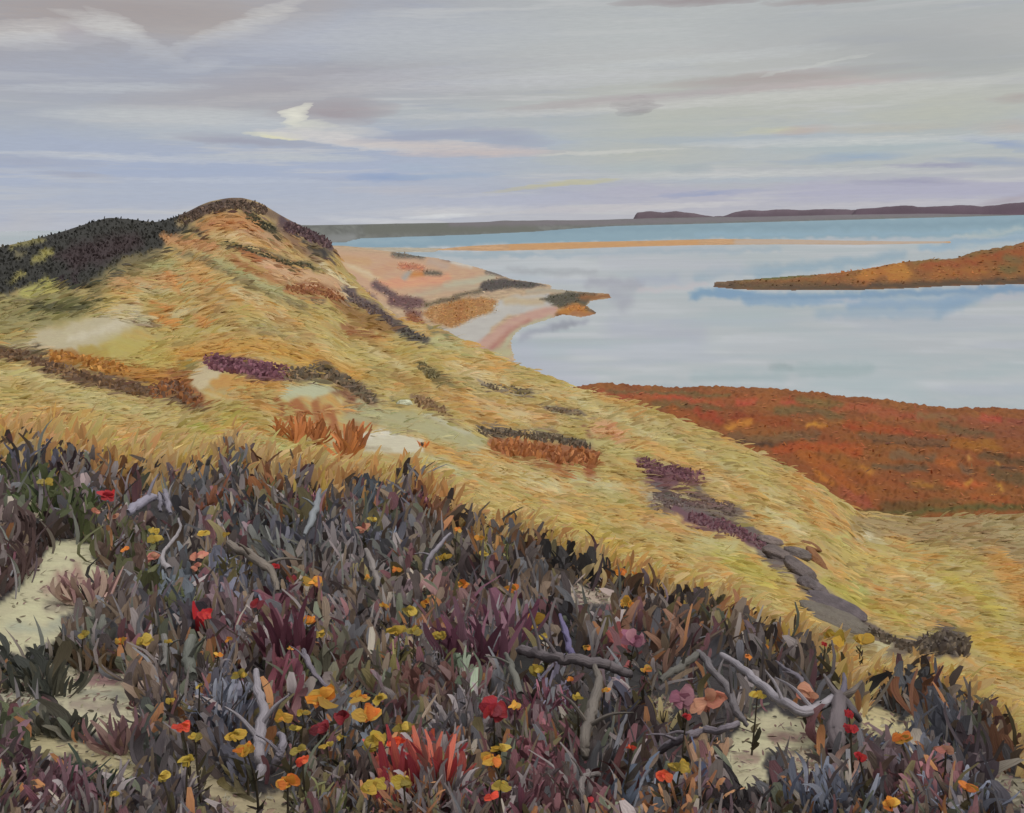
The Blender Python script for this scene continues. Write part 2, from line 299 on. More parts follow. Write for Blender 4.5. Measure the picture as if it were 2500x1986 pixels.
# ------------------------------------------------------------------ what grows where on the hillside
DK=(60,59,54); DKR=(70,54,56)
HILL = [
 # scrub covered left hill
 P([(-300,640),(0,600),(60,585),(130,562),(200,535),(262,520),(330,525),(380,535),(450,515),(470,540),(455,562),(420,585),(400,600),(350,632),(300,640),(255,672),(222,692),(160,705),(110,690),(60,702),(20,722),(-300,760)],DK),
 P([(130,620),(200,590),(330,570),(350,600),(260,640),(180,660)],DKR,.8,12),
 S([(150,680),(150,710)],5,(62,44,52)), S([(180,665),(188,700)],5,(62,50,52)),
 S([(30,600),(70,592),(100,590)],9,(140,132,80),.9), S([(85,640),(125,615)],6,(168,158,86)), S([(25,688),(60,672)],6,(158,148,84)), S([(40,625),(60,620)],6,(120,112,80)),
 P([(-300,760),(20,722),(120,692),(160,705),(190,715),(215,760),(180,790),(110,800),(0,812),(-300,830)],(150,142,92),.9,10),
 S([(60,715),(115,695)],12,(178,172,92)), S([(50,745),(130,748),(200,742),(240,725)],11,(88,86,56),.95),
 S([(230,700),(280,660),(350,640)],16,(112,106,72),.7,12),S([(300,640),(390,620)],9,(120,108,74),.8),
 P([(60,830),(110,800),(150,800),(230,768),(300,758),(345,756),(352,778),(330,800),(270,835),(230,852),(180,866),(120,855),(60,862),(0,868),(0,838)],(192,180,146),.95,8),
 S([(0,840),(50,820),(110,790)],10,(150,142,98),.7), S([(170,830),(300,790)],7,(206,196,168),.8),
 S([(330,785),(355,772)],4,(110,84,66)), S([(350,790),(368,785)],4,(120,92,70)),
 # the peak
 S([(455,530),(500,508),(545,500),(585,494)],15,(92,74,66)), S([(585,494),(640,506),(680,535),(700,550)],10,(128,104,82)),
 S([(600,522),(640,548),(668,562)],10,(74,70,52)), S([(690,545),(740,560),(800,590),(806,600)],15,(92,72,76)),
 S([(740,590),(780,610),(797,622)],7,(62,58,56)), S([(560,545),(620,565),(680,590)],13,(190,150,108)),
 S([(490,555),(540,538),(620,545)],15,(192,138,84)), S([(545,575),(590,575)],6,(214,188,140)), S([(470,560),(500,585),(530,600)],4,(80,66,58)),
 S([(440,548),(470,535)],9,(160,138,98)), S([(410,585),(520,600)],14,(192,142,92)),
 S([(550,592),(620,610),(690,636),(760,652)],6,(78,74,56)), S([(690,560),(730,600),(780,640)],10,(120,92,78),.7),
 S([(570,605),(650,630),(740,668)],9,(166,106,62)), S([(640,640),(700,665),(760,675),(830,700)],17,(204,164,122)),
 S([(790,655),(838,682)],7,(212,200,162)), S([(500,628),(540,645)],9,(172,168,116)), S([(560,655),(640,690),(700,720)],11,(172,168,118),.9),
 S([(430,612),(500,640),(600,690),(700,735),(745,750)],4,(126,112,78)),
 S([(560,630),(620,660),(700,690),(780,715)],8,(170,112,66),.8), S([(700,705),(760,700),(830,725),(840,745)],13,(150,98,62)),
 S([(740,728),(790,738)],4,(110,86,74)), S([(830,705),(850,730)],7,(206,194,156)),
 S([(845,715),(900,745),(945,775),(965,795)],13,(106,90,88)), S([(830,745),(880,775),(940,800)],17,(152,114,62)), S([(840,800),(900,815)],10,(160,110,66)),
 S([(975,800),(1000,820),(1040,828)],10,(98,90,84)), S([(1050,800),(1090,815)],6,(120,118,90)), S([(1060,830),(1120,845)],12,(186,182,130),.8),
 S([(700,690),(720,735)],6,(196,192,140),.6),
 # upper slope
 S([(370,650),(420,640)],14,(166,164,108),.9,9), S([(280,690),(350,680),(440,680)],13,(196,148,96),.8,9), S([(380,680),(420,660)],6,(206,160,104)),
 S([(330,700),(400,705)],9,(190,176,136),.7), S([(430,690),(450,705)],9,(190,184,132),.8), S([(400,665),(430,690),(440,705)],6,(200,138,70)), S([(460,665),(490,690)],7,(202,142,76)),
 S([(370,735),(410,760)],9,(200,138,68)), S([(370,770),(420,790)],8,(202,140,64)), S([(470,775),(500,790)],7,(204,142,70)), S([(540,700),(590,740)],8,(198,150,80),.8), S([(600,720),(640,750)],7,(200,146,72),.8),
 S([(300,725),(310,735)],5,(140,96,66)), S([(640,800),(720,830)],16,(164,150,112),.7,12),
 P([(240,850),(280,820),(330,820),(400,840),(440,870),(420,900),(330,890),(250,870)],(184,168,84),.8,14),
 S([(430,870),(520,850),(640,840),(760,870),(860,910)],24,(200,150,64),.8,16), S([(750,880),(800,900)],10,(206,156,70)),
 S([(130,868),(200,880),(280,895),(350,915)],17,(168,118,52),.95), S([(200,855),(260,860)],10,(176,150,68),.9), S([(330,900),(400,920)],18,(188,132,58),.9),
 S([(60,850),(95,855)],9,(110,98,76)), S([(-300,820),(0,855),(60,868),(120,900),(200,922),(290,935),(350,948),(420,968),(480,985)],15,(116,90,68)),
 S([(120,872),(125,890)],8,(170,110,40)), S([(420,915),(450,940),(485,975)],15,(156,98,52)), S([(250,940),(330,955)],6,(104,84,72)),
 S([(390,925),(410,960)],10,(150,104,60)), S([(-300,900),(0,905),(60,915),(150,960),(250,980),(370,1010)],19,(190,176,118),.9,9),
 S([(40,890),(80,910),(110,935)],5,(206,192,130)),
 S([(440,895),(470,890)],9,(150,140,84)), P([(462,900),(500,885),(545,905),(530,925),(515,950),(490,958),(470,935)],(204,186,146),.98,5), S([(440,905),(470,940),(484,958)],4,(150,106,66)),
 S([(530,935),(600,925),(680,935)],14,(198,148,74)),
 P([(500,870),(560,865),(620,880),(690,896),(684,918),(640,926),(620,922),(540,902),(505,888)],(114,76,84),.98,5),
 S([(690,915),(760,912),(800,905),(860,940),(905,975)],13,(112,98,78)), S([(770,885),(800,890)],11,(124,100,70)), S([(815,945),(880,985),(905,1000)],12,(140,96,66)), S([(690,905),(730,905)],8,(176,136,94)),
 P([(675,955),(720,940),(780,935),(825,945),(800,965),(760,975),(700,970)],(188,190,154),.97,6), S([(880,985),(910,1010)],9,(182,178,130),.9),
 S([(670,965),(685,985),(682,1045)],8,(160,102,52)), S([(720,985),(738,1000),(730,1050)],12,(168,104,56)), S([(770,985),(780,1015),(775,1050)],11,(166,106,58)), S([(800,1000),(818,1040),(845,1085)],12,(168,104,56)), S([(850,1000),(870,1030),(858,1070)],13,(164,100,54)), S([(885,1015),(915,1028)],9,(158,98,60)),
 S([(590,955),(590,990)],3,(170,120,56)), S([(612,950),(612,1000)],3,(166,116,56)), S([(632,955),(630,1000)],3,(170,118,56)), S([(652,955),(652,990)],3,(170,116,56)),
 S([(470,1040),(500,1045)],10,(164,166,66),.8), S([(540,1020),(580,1010)],16,(176,172,72),.7,12), S([(290,1000),(340,1060)],12,(190,150,92),.6), S([(240,1060),(260,1080)],12,(168,158,66),.8),
 S([(110,1010),(150,1025)],12,(168,120,70),.8), S([(0,1040),(90,1060)],22,(192,148,100),.8,10), S([(300,1080),(340,1090)],12,(196,146,100),.8),
S([(860,1010),(960,1020),(1060,1050),(1160,1080)],22,(176,172,128),.9,8), S([(1030,1010),(1150,1060)],5,(190,186,156)), S([(1010,1120),(1080,1130),(1120,1150)],10,(190,190,150),.7), S([(640,1080),(700,1100)],15,(184,184,116),.8),
 P([(770,1100),(830,1060),(870,1050),(940,1055),(1000,1070),(1030,1090),(1000,1108),(930,1112),(850,1105)],(190,180,140),.7,8), P([(856,1092),(876,1062),(918,1048),(965,1048),(1010,1060),(1038,1082),(1032,1100),(1000,1110),(960,1106),(900,1106),(866,1106)],(208,200,172),1,4), S([(900,1064),(960,1058)],5,(220,214,194)), S([(880,1096),(960,1098)],5,(186,174,142)),
 S([(1010,970),(1050,985),(1080,1005)],12,(140,112,80)), S([(960,975),(975,985)],7,(128,116,78)),
 S([(1022,885),(1050,905),(1066,925)],9,(120,108,72)), S([(890,895),(930,905)],9,(150,134,78),.8), S([(1085,930),(1110,940)],6,(130,118,74)),
 S([(1170,1048),(1230,1052),(1290,1058),(1370,1068),(1440,1086)],9,(90,80,70)), S([(1180,1040),(1220,1045)],7,(130,112,90)), S([(1300,1048),(1345,1050)],8,(140,122,104),.9),
 S([(1200,1078),(1280,1088),(1360,1095),(1450,1105)],13,(156,100,62)), S([(1270,1090),(1285,1125)],5,(160,106,62)), S([(1300,1100),(1315,1140)],7,(160,104,62)), S([(1345,1100),(1365,1150)],11,(162,100,58)), S([(1385,1110),(1385,1155)],4,(160,104,62)), S([(1420,1110),(1440,1160)],11,(162,98,56)), S([(1230,1090),(1245,1105)],7,(160,104,66)),
 S([(1170,935),(1220,945),(1290,955)],6,(128,116,104)), S([(1320,993),(1370,1000),(1420,1008)],5,(112,98,84)), S([(1160,975),(1260,1000),(1350,1020)],9,(196,152,104),.6),
 S([(1180,900),(1200,935)],4,(204,196,150),.7), S([(1225,920),(1235,955)],4,(204,196,150),.7), S([(1290,915),(1290,950)],3,(204,196,150),.7), S([(1330,935),(1338,990)],4,(204,198,158),.7), S([(1032,840),(1034,880)],3,(200,190,130),.7),
 S([(1455,1040),(1490,1048),(1505,1068)],14,(212,162,114)), S([(1425,1035),(1440,1070)],6,(150,108,72)),
 S([(1440,1080),(1500,1090),(1560,1105)],12,(188,176,112),.8), S([(1560,1080),(1650,1110),(1720,1140)],12,(204,166,92),.8), S([(1500,990),(1600,1040),(1700,1100),(1800,1160)],10,(188,178,126),.6,10),
 P([(1548,1118),(1600,1128),(1650,1130),(1720,1158),(1702,1172),(1700,1190),(1660,1178),(1630,1200),(1600,1196),(1575,1170)],(116,78,84),.97,5),
 S([(1590,1230),(1620,1222),(1680,1210),(1700,1200)],13,(128,112,96)), S([(1620,1215),(1720,1215),(1790,1245)],11,(120,92,88)), S([(1700,1230),(1760,1248),(1800,1250)],12,(122,106,96)),
 S([(1675,1258),(1730,1275),(1790,1290),(1860,1320)],13,(116,78,86)), S([(1570,1205),(1590,1215)],10,(176,166,142),.8),
 S([(1600,1190),(1640,1230),(1720,1262),(1800,1292),(1850,1315),(1900,1345),(1950,1395),(1990,1450),(2060,1500),(2110,1535),(2180,1568),(2260,1582)],17,(112,98,94),1,4), S([(1640,1240),(1760,1285),(1850,1325)],9,(116,80,88),.9,4), S([(1860,1340),(1900,1370)],16,(116,104,100),.95),
 P([(1880,1500),(1960,1540),(2080,1520),(2200,1560),(2300,1590),(2180,1600),(2100,1580),(1950,1570)],(112,98,80),.6,14),
 S([(1930,1370),(1990,1450),(2080,1500)],16,(110,98,94),.85), S([(2090,1530),(2180,1570),(2240,1580)],14,(112,98,84),.95),
 P([(2230,1568),(2270,1550),(2290,1510),(2350,1535),(2366,1570),(2350,1600),(2310,1608),(2260,1595)],(98,88,80),.97,5), S([(2160,1585),(2215,1590)],9,(122,106,88)), S([(2130,1565),(2170,1575),(2150,1590)],11,(194,184,140)),
 S([(560,700),(620,730),(690,770)],9,(206,192,146),0.8,8), S([(420,760),(470,760)],8,(208,194,150),0.8,8), S([(700,800),(800,850),(860,880)],12,(204,184,124),0.7,8), S([(900,850),(980,900)],10,(206,190,138),0.8,8), S([(1100,880),(1180,920)],9,(208,196,150),0.8,8), S([(1200,985),(1290,1020)],10,(210,196,150),0.7,8), S([(1380,960),(1460,1000)],8,(204,194,146),0.8,8), S([(1480,1010),(1600,1070)],8,(208,198,150),0.7,8), S([(1260,1160),(1360,1190)],13,(204,192,142),0.7,8), S([(1400,1170),(1500,1190)],12,(196,188,144),0.7,8), S([(1200,1200),(1270,1250)],12,(206,174,112),0.7,8), S([(960,1180),(1060,1220)],10,(202,170,110),0.6,8), S([(540,1080),(640,1110)],12,(204,184,130),0.7,8), S([(150,1040),(220,1060)],12,(196,182,112),0.7,8), S([(480,720),(560,780),(600,810)],6,(160,118,64),0.6,8), S([(660,760),(760,830)],7,(158,120,66),0.6,8), S([(880,820),(960,870)],7,(154,124,66),0.6,8), S([(940,900),(1040,960)],7,(158,120,70),0.6,8), S([(1080,960),(1170,1010)],6,(160,120,66),0.6,8), S([(1460,1100),(1540,1180)],6,(166,132,72),0.5,8), S([(380,1040),(440,1060)],7,(158,116,62),0.6,8), S([(560,1000),(640,1030)],8,(160,128,58),0.6,8), S([(1880,1250),(1960,1300)],10,(206,198,152),0.8,8), S([(1700,1170),(1800,1220)],9,(206,170,98),0.6,8), S([(260,760),(330,740)],6,(206,194,160),0.7,8),
 # the meadow at the marsh edge
 P([(2085,1252),(2500,1240),(3200,1240),(3200,1380),(2500,1370),(2320,1330),(2200,1320),(2120,1320),(2060,1300)],(166,142,98),.92,12), S([(2420,1275),(2500,1310)],22,(176,158,110),.8), S([(2170,1310),(2200,1320)],12,(206,164,92),.8),
 S([(2340,1320),(2390,1330)],10,(186,168,124),.7), S([(2050,1315),(2070,1310)],9,(196,186,110)), S([(2100,1305),(2130,1312)],6,(214,208,176)),
 S([(2060,1350),(2150,1365),(2220,1375)],13,(196,174,96),.9), S([(2200,1385),(2260,1410),(2300,1428)],7,(208,194,132)), S([(2270,1430),(2300,1442)],4,(208,198,150)), S([(2340,1455),(2365,1465)],4,(206,198,156)),
 S([(2020,1420),(2100,1470),(2200,1500)],14,(176,166,70),.8,10), S([(2080,1430),(2110,1445)],12,(172,176,96),.8), S([(2300,1400),(2380,1450),(2440,1500)],15,(192,174,76),.8,9), S([(2420,1350),(2480,1440),(2520,1500)],24,(202,152,76),.8,10),
 S([(2130,1470),(2200,1480)],10,(184,140,70),.7), S([(2380,1550),(2460,1600),(2500,1620)],24,(198,164,66),.9,10), S([(2330,1440),(2380,1470)],10,(184,152,70),.7),
 S([(1760,1340),(1830,1390),(1880,1410)],22,(184,170,76),.9,12), S([(1700,1320),(1790,1335)],13,(194,184,124),.9), S([(1880,1420),(1940,1500)],16,(196,164,84),.7), S([(1650,1290),(1560,1255)],8,(204,160,106),.7), S([(1810,1450),(1880,1480)],18,(176,162,92),.7,12),
 S([(1660,1480),(1710,1490)],12,(172,124,76),.8),
 S([(1360,1260),(1440,1290),(1500,1340)],14,(196,168,74),.7,12), S([(1380,1240),(1420,1260)],10,(204,164,88)),
]
def hill_base(px, py, az, lr):
    u = az*2400; v = lr*430
    c, s = math.cos(.55), math.sin(.55)
    a = (u*c-v*s); b = (u*s+v*c)
    n1 = fbm(a/95, b/26, 31, 4); n2 = fbm(a/48+9, b/15, 41, 3); n3 = fbm(u/240, v/150, 51, 3); n4 = vnoise(a/26, b/7, 61)
    g = np.array((190,164,98.)); o = np.array((203,154,80.)); l = np.array((184,166,92.)); p = np.array((204,188,140.)); r=np.array((198,154,108.)); gr=np.array((164,148,106.))
    col = np.broadcast_to(g, (len(px), 3)).copy()
    def mx(k, c2):
        nonlocal col; k = np.clip(k, 0, 1)[:, None]; col = col*(1-k)+c2*k
    mx(sstep(n1, .5, .66)*.85, o); mx(sstep(n1, .5, .34)*.7, l)
    mx(sstep(n2, .6, .74)*.55, p); mx(sstep(n2, .42, .3)*.4, gr)
    mx(sstep(n3, .56, .7)*.4, l); mx(sstep(n4, .74, .9)*.35, p)
    mx(sstep(py, 1120, 1240)*sstep(-px, -1250, -900)*sstep(n1, .4, .6)*.7, r)     # salmon towards the heath
    mx(sstep(-px, -1150, -700)*sstep(-py, -760, -600)*.35, np.array((196,156,104.)))
    return col
SOIL = [
 S([(60,1190),(140,1180)],24,(72,76,44),.8,12), S([(270,1400),(360,1420)],22,(78,80,50),.8), 
]
HEATH = (84,76,78)
SAND = [
 [(118,1352),(178,1326),(226,1342),(212,1372),(262,1402),(282,1416),(272,1440),(200,1470),(150,1500),(160,1548),(60,1582),(8,1562),(0,1486),(66,1424),(100,1392)],
 [(130,1642),(158,1630),(200,1640),(300,1652),(312,1712),(345,1742),(330,1780),(250,1788),(184,1762),(140,1702)],
 [(6,1662),(60,1652),(112,1716),(60,1722),(6,1732)],
 [(70,1772),(140,1800),(202,1822),(335,1830),(352,1850),(300,1902),(252,1880),(184,1842),(90,1858)],
 [(440,1884),(500,1840),(530,1902),(604,1942),(720,1930),(700,2000),(600,2000),(500,1934)],
 [(1820,1762),(1900,1745),(1985,1786),(1968,1830),(1884,1830),(1862,1862),(1884,1900),(1832,1922),(1770,1882),(1800,1806)],
 [(1910,1842),(1958,1835),(2022,1882),(1972,1906),(1932,1862)],
 [(2100,1732),(2132,1720),(2180,1746),(2196,1768),(2228,1738),(2240,1780),(2190,1802),(2110,1782)],
 [(2410,1866),(2470,1900),(2540,1900),(2540,1990),(2440,1960)],
 [(1385,1440),(1420,1432),(1500,1462),(1480,1476),(1400,1474)],
 [(1590,1712),(1635,1706),(1640,1760),(1600,1766)],
 [(72,1238),(100,1232),(112,1262),(84,1272)],
]
SANDCOL = [(190,184,148),(184,176,146),(180,174,150),(180,168,128),(172,158,124),(192,184,148),(176,160,132),(196,182,134),(140,132,110),(176,158,140),(196,178,138),(166,156,114)]
# how far down the picture the grass reaches before the heath takes over (ragged fingers)
def edge_y(px):
    b = np.interp(px, [-300,0,80,150,230,330,420,500,580,640,700,760,820,880,930,980,1020,1080,1150,1200,1260,1320,1400,1470,1530,1600,1680,1760,1830,1900,1980,2050,2110,2200,2260,2330,2400,2460,2500,2800],
                      [1090,1095,1095,1115,1130,1150,1175,1150,1130,1165,1190,1175,1195,1180,1205,1165,1185,1240,1290,1325,1320,1345,1370,1395,1430,1455,1480,1500,1540,1570,1600,1650,1700,1675,1680,1700,1770,1830,1880,1950])
    return b + (fbm(px/21, np.zeros_like(px)+.5, 77, 3)-.5)*120
def colour_at(px, py, az, lr):
    col = hill_base(px, py, az, lr)
    col = paint(px, py, col, HILL, 6)
    e = edge_y(px)
    k = sstep(py-e, -6, 10)[:, None]
    dark = np.array((66,62,62.)) + (fbm(px/60, py/60, 88, 3)-.5)[:, None]*np.array((36,26,30.))
    dark = paint(px, py, dark, SOIL, 8)
    for pl, sc in zip(SAND, SANDCOL):
        cx_ = sum(q[0] for q in pl)/len(pl); cy_ = sum(q[1] for q in pl)/len(pl); pl = [(cx_+(x-cx_)*1.16, cy_+(y-cy_)*1.12) for x, y in pl]
        dark = paint(px, py, dark, [P(pl, [min(q*1.07, 235) for q in sc], 1, 5)], 9)
    ex = [S([(110,1440),(180,1400),(240,1430)],11,(158,124,114),.6,8), S([(140,1400),(150,1440)],7,(150,112,104),.7), S([(190,1380),(200,1430)],7,(156,118,108),.7), S([(30,1530),(110,1540),(150,1520)],12,(168,172,152),.7,8), S([(120,1480),(220,1470)],14,(148,134,122),.6,9),
          S([(200,1655),(280,1665)],13,(152,112,112),.8), S([(180,1720),(280,1730)],10,(152,134,122),.7), S([(200,1690),(300,1700)],8,(166,166,146),.7), S([(1890,1800),(1960,1800)],11,(152,112,108),.7), S([(1800,1850),(1840,1850)],10,(160,128,118),.7), S([(60,1240),(100,1260)],4,(150,140,110),.5)]
    dark = paint(px, py, dark, ex, 6)
    return col*(1-k)+dark*k
V = np.stack([RR*np.sin(AA), RR*np.cos(AA), TZ], -1).reshape(-1, 3)
ppx, ppy, pw = proj(V)
azv = np.broadcast_to(AA, TZ.shape).ravel(); lrv = np.broadcast_to(LR[:, None], TZ.shape).ravel()
behind = np.abs(azv) > math.radians(60)
ppx = np.where(behind, -2500+azv*300, np.clip(ppx, -4000, 6000)); ppy = np.where(behind, 1900-lrv*120, np.clip(ppy, 300, 2600))
cc = colour_at(ppx, ppy, azv, lrv)
Q = grid_quads(*TZ.shape)
# drop what lies far under the water
keep = (V[Q][:, :, 2].max(1) > -1.4)
terrain = put('dune_terrain', mesh_np('dune_terrain', V, Q[keep][:, ::-1], alb(cc, 1.08)), M_GROUND); tag(terrain, kind='structure')
# ------------------------------------------------------------------ low land on the water, each with its own shoreline
def plan(pts):
    d = rays([p[0] for p in pts], [p[1] for p in pts]); r = -EYE_Z/d[:, 2]
    return np.stack([np.arctan2(d[:, 0], d[:, 1]), np.log(r)], -1)
LANDS = {}
def land(name, pts, H, base, patches, nr=110, nc=520, edge=.012, wob=4, mat=None, aspect=3.0, lift=.12):
    p = plan(pts); az0, lr0 = p.min(0)-.01; az1, lr1 = p.max(0)+.01
    az = np.linspace(az0, az1, nc); lr = np.linspace(lr0, lr1, nr)
    L, A = np.meshgrid(lr, az, indexing='ij'); L = L.ravel(); A = A.ravel()
    An = A + (fbm(A*260, L*90, 5)-.5)*.004; Ln = L + (fbm(A*200, L*70, 6)-.5)*.012
    sc = aspect
    d = poly_sd(An*sc, Ln, [(a*sc, l) for a, l in p])
    R = np.exp(L); x, y = R*np.sin(A), R*np.cos(A)
    k = sstep(-d, 0, edge)
    z = np.where(d < 0, lift+.0*d, 0) + k*H(A, L) ; z = np.where(d > 0, -np.minimum(d/edge, 1)*.6-.02, z)
    V = np.stack([x, y, z], -1)
    zp = V.copy(); px, py, _ = proj(zp)
    col = np.broadcast_to(np.array(base, float), (len(px), 3)).copy()
    n = fbm(A*130, L*60, 9, 4); n2 = fbm(A*420, L*160, 19, 3)
    col = col*(1+.22*(n-.5)[:, None]*2*.6+.2*(n2-.5)[:, None])
    col = paint(px, py, col, patches, wob)
    Qs = grid_quads(nr, nc); Qs = Qs[(z[Qs].max(1) > -.3)]
    if name == 'salt_marsh': col = col*np.array([1.0, .95, .82])*.9+np.array((168,92,46.))*.1
    o = put(name, mesh_np(name, V, Qs[:, ::-1], alb(col)), mat or M_LOW); tag(o, kind='structure')
    LANDS[name] = dict(A=A, L=L, z=z, col=col, d=d, V=V, px=px, py=py)
    return o
def azpx(px, py=650): d = rays([px], [py])[0]; return math.atan2(d[0], d[1])
# the cove, its pink dunes and the spit
COVE = [(560,640),(700,622),(760,614),(900,620),(1000,624),(1060,630),(1110,640),(1160,652),(1210,668),(1245,682),(1300,690),(1345,697),(1345,706),(1400,712),(1485,718),(1492,728),(1440,735),(1432,748),(1458,765),(1420,775),(1375,768),(1330,782),(1275,800),(1250,822),(1247,850),(1256,880),(1200,960),(900,900),(560,760)]
def Hcove(A, L):
    a0 = azpx(820); a1 = azpx(1060); left = 1-sstep(A, a0, a1)
    return left*5.0*sstep(L, math.log(180), math.log(300)) + .7*fbm(A*60, L*25, 3)*sstep(L, math.log(190), math.log(240))
cove_patches = [
 P([(560,640),(760,608),(1000,620),(1120,640),(1220,672),(1180,700),(1100,720),(1000,730),(940,740),(840,720),(700,700)],(206,166,132),1,8),
 S([(760,625),(860,650),(920,680),(960,700)],9,(212,176,130)), S([(840,640),(920,680)],4,(218,196,160)), S([(800,630),(900,640)],8,(206,164,118)),
 S([(930,695),(1000,690),(1090,680)],12,(222,160,122)), S([(920,665),(960,650)],10,(206,160,124)), S([(980,650),(1030,655)],8,(190,120,86)), S([(1005,672),(1030,670)],6,(206,132,60)), S([(1040,667),(1072,668)],5,(96,90,76)), S([(985,680),(1000,668)],5,(170,168,160)),
 S([(960,622),(1030,626)],5,(90,88,80)), S([(1080,630),(1100,634)],5,(86,74,78)), S([(1105,640),(1150,652)],3,(214,214,206)),
 S([(1090,700),(1150,690),(1200,675)],9,(192,184,156)), S([(1000,725),(1100,705),(1170,705)],7,(194,172,142)), S([(1050,640),(1090,650)],8,(196,168,146)),
 S([(1190,662),(1225,672)],4,(104,98,92)), P([(1168,705),(1180,688),(1230,680),(1300,688),(1334,698),(1290,704),(1230,706),(1180,716)],(88,80,74),1,3), S([(1110,725),(1170,712)],3,(96,84,64)),
 S([(915,695),(960,725),(1000,750)],9,(108,84,84)), S([(960,735),(1020,740)],13,(116,84,82)), S([(1000,765),(1020,770)],9,(130,92,80)), S([(850,700),(905,730)],12,(140,112,104)), S([(880,745),(950,785),(1010,795)],10,(198,152,100)), S([(1000,775),(1030,790)],8,(150,90,50)),
 S([(1040,745),(1080,735),(1120,730)],3,(84,72,50)), P([(1030,765),(1060,748),(1120,733),(1170,728),(1215,735),(1205,760),(1170,775),(1130,790),(1110,800),(1060,790)],(176,124,66),1,4),
 S([(1070,755),(1060,780)],5,(190,146,92)), S([(1130,740),(1120,780)],5,(168,110,52)),S([(1150,760),(1200,745)],8,(184,136,78)),
 P([(1215,735),(1260,722),(1340,716),(1360,740),(1340,760),(1240,770),(1200,800),(1160,860),(1100,850),(1050,810),(1110,800),(1170,775),(1205,760)],(196,192,184),1,4), S([(1240,735),(1320,735)],9,(200,180,146)),
 S([(1170,850),(1210,820),(1260,785),(1320,765),(1350,758)],13,(202,160,142)), S([(1200,850),(1240,815),(1290,785)],7,(186,132,116)), S([(1225,860),(1248,820),(1275,798),(1340,778)],5,(188,184,150)), S([(1180,870),(1240,860)],12,(192,184,142)),
 S([(1290,712),(1345,708),(1400,716)],4,(180,170,148)),
 P([(1318,730),(1350,720),(1400,712),(1460,716),(1440,735),(1430,748),(1370,752),(1345,742)],(92,86,70),1,3), S([(1420,726),(1486,724)],6,(150,98,52)), S([(1370,765),(1400,752),(1430,756)],11,(190,124,50)), S([(1400,768),(1450,765)],6,(170,110,66)), S([(1360,770),(1390,776)],4,(110,76,48)), S([(1432,750),(1456,764)],2,(80,70,60)),
]
land('cove_shore', COVE, Hcove, (196,168,134), cove_patches, nr=240, nc=560, edge=.03, wob=2.5, aspect=3)
# the orange headland across the water
PEN = [(1745,690),(1743,701),(1790,706),(1900,709),(2100,708),(2240,703),(2300,699),(2500,693),(2900,684),(3300,676),(3300,560),(2900,590),(2500,640),(2300,652),(2100,664),(1950,674),(1830,683)]
ridgeA = [azpx(q) for q in (1740,1850,2000,2140,2200,2300,2400,2500,3000)]
def Hpen(A, L): return np.interp(A, ridgeA, [.8,2.0,3.4,5.6,6.6,7.0,8.6,11.0,18])*(.86+.28*fbm(A*50, L*18, 4))
pen_patches = [
 P([(1740,680),(3300,540),(3300,670),(2500,672),(2240,684),(2000,692),(1740,694)],(150,98,48),1,5),
 S([(1770,682),(1900,676),(1990,664)],7,(116,104,54)), S([(1860,680),(1950,668)],4,(98,108,48)), S([(2010,668),(2070,664)],5,(170,104,48)), P([(2088,680),(2110,655),(2170,650),(2165,668),(2130,685),(2100,688)],(184,118,46),1,4), P([(2150,655),(2200,640),(2230,665),(2215,682),(2170,684)],(186,122,46),1,4),
 S([(2250,650),(2350,640),(2500,615)],10,(160,88,40)), S([(2280,670),(2400,660)],10,(166,104,44)), S([(2230,635),(2290,632),(2380,620),(2470,600)],5,(138,110,60)), S([(2440,655),(2480,660)],7,(120,100,56)), S([(2460,630),(2490,640)],8,(128,102,60)),
 S([(1745,694),(1900,702),(2100,702),(2270,694),(2500,686),(3200,672)],7,(94,74,54)), S([(1800,700),(2000,692)],5,(112,86,54),.8), S([(1750,688),(1775,690)],4,(142,112,80)),
]
land('orange_headland', PEN, Hpen, (146,96,52), pen_patches, nr=130, nc=620, edge=.22, wob=4, aspect=5)
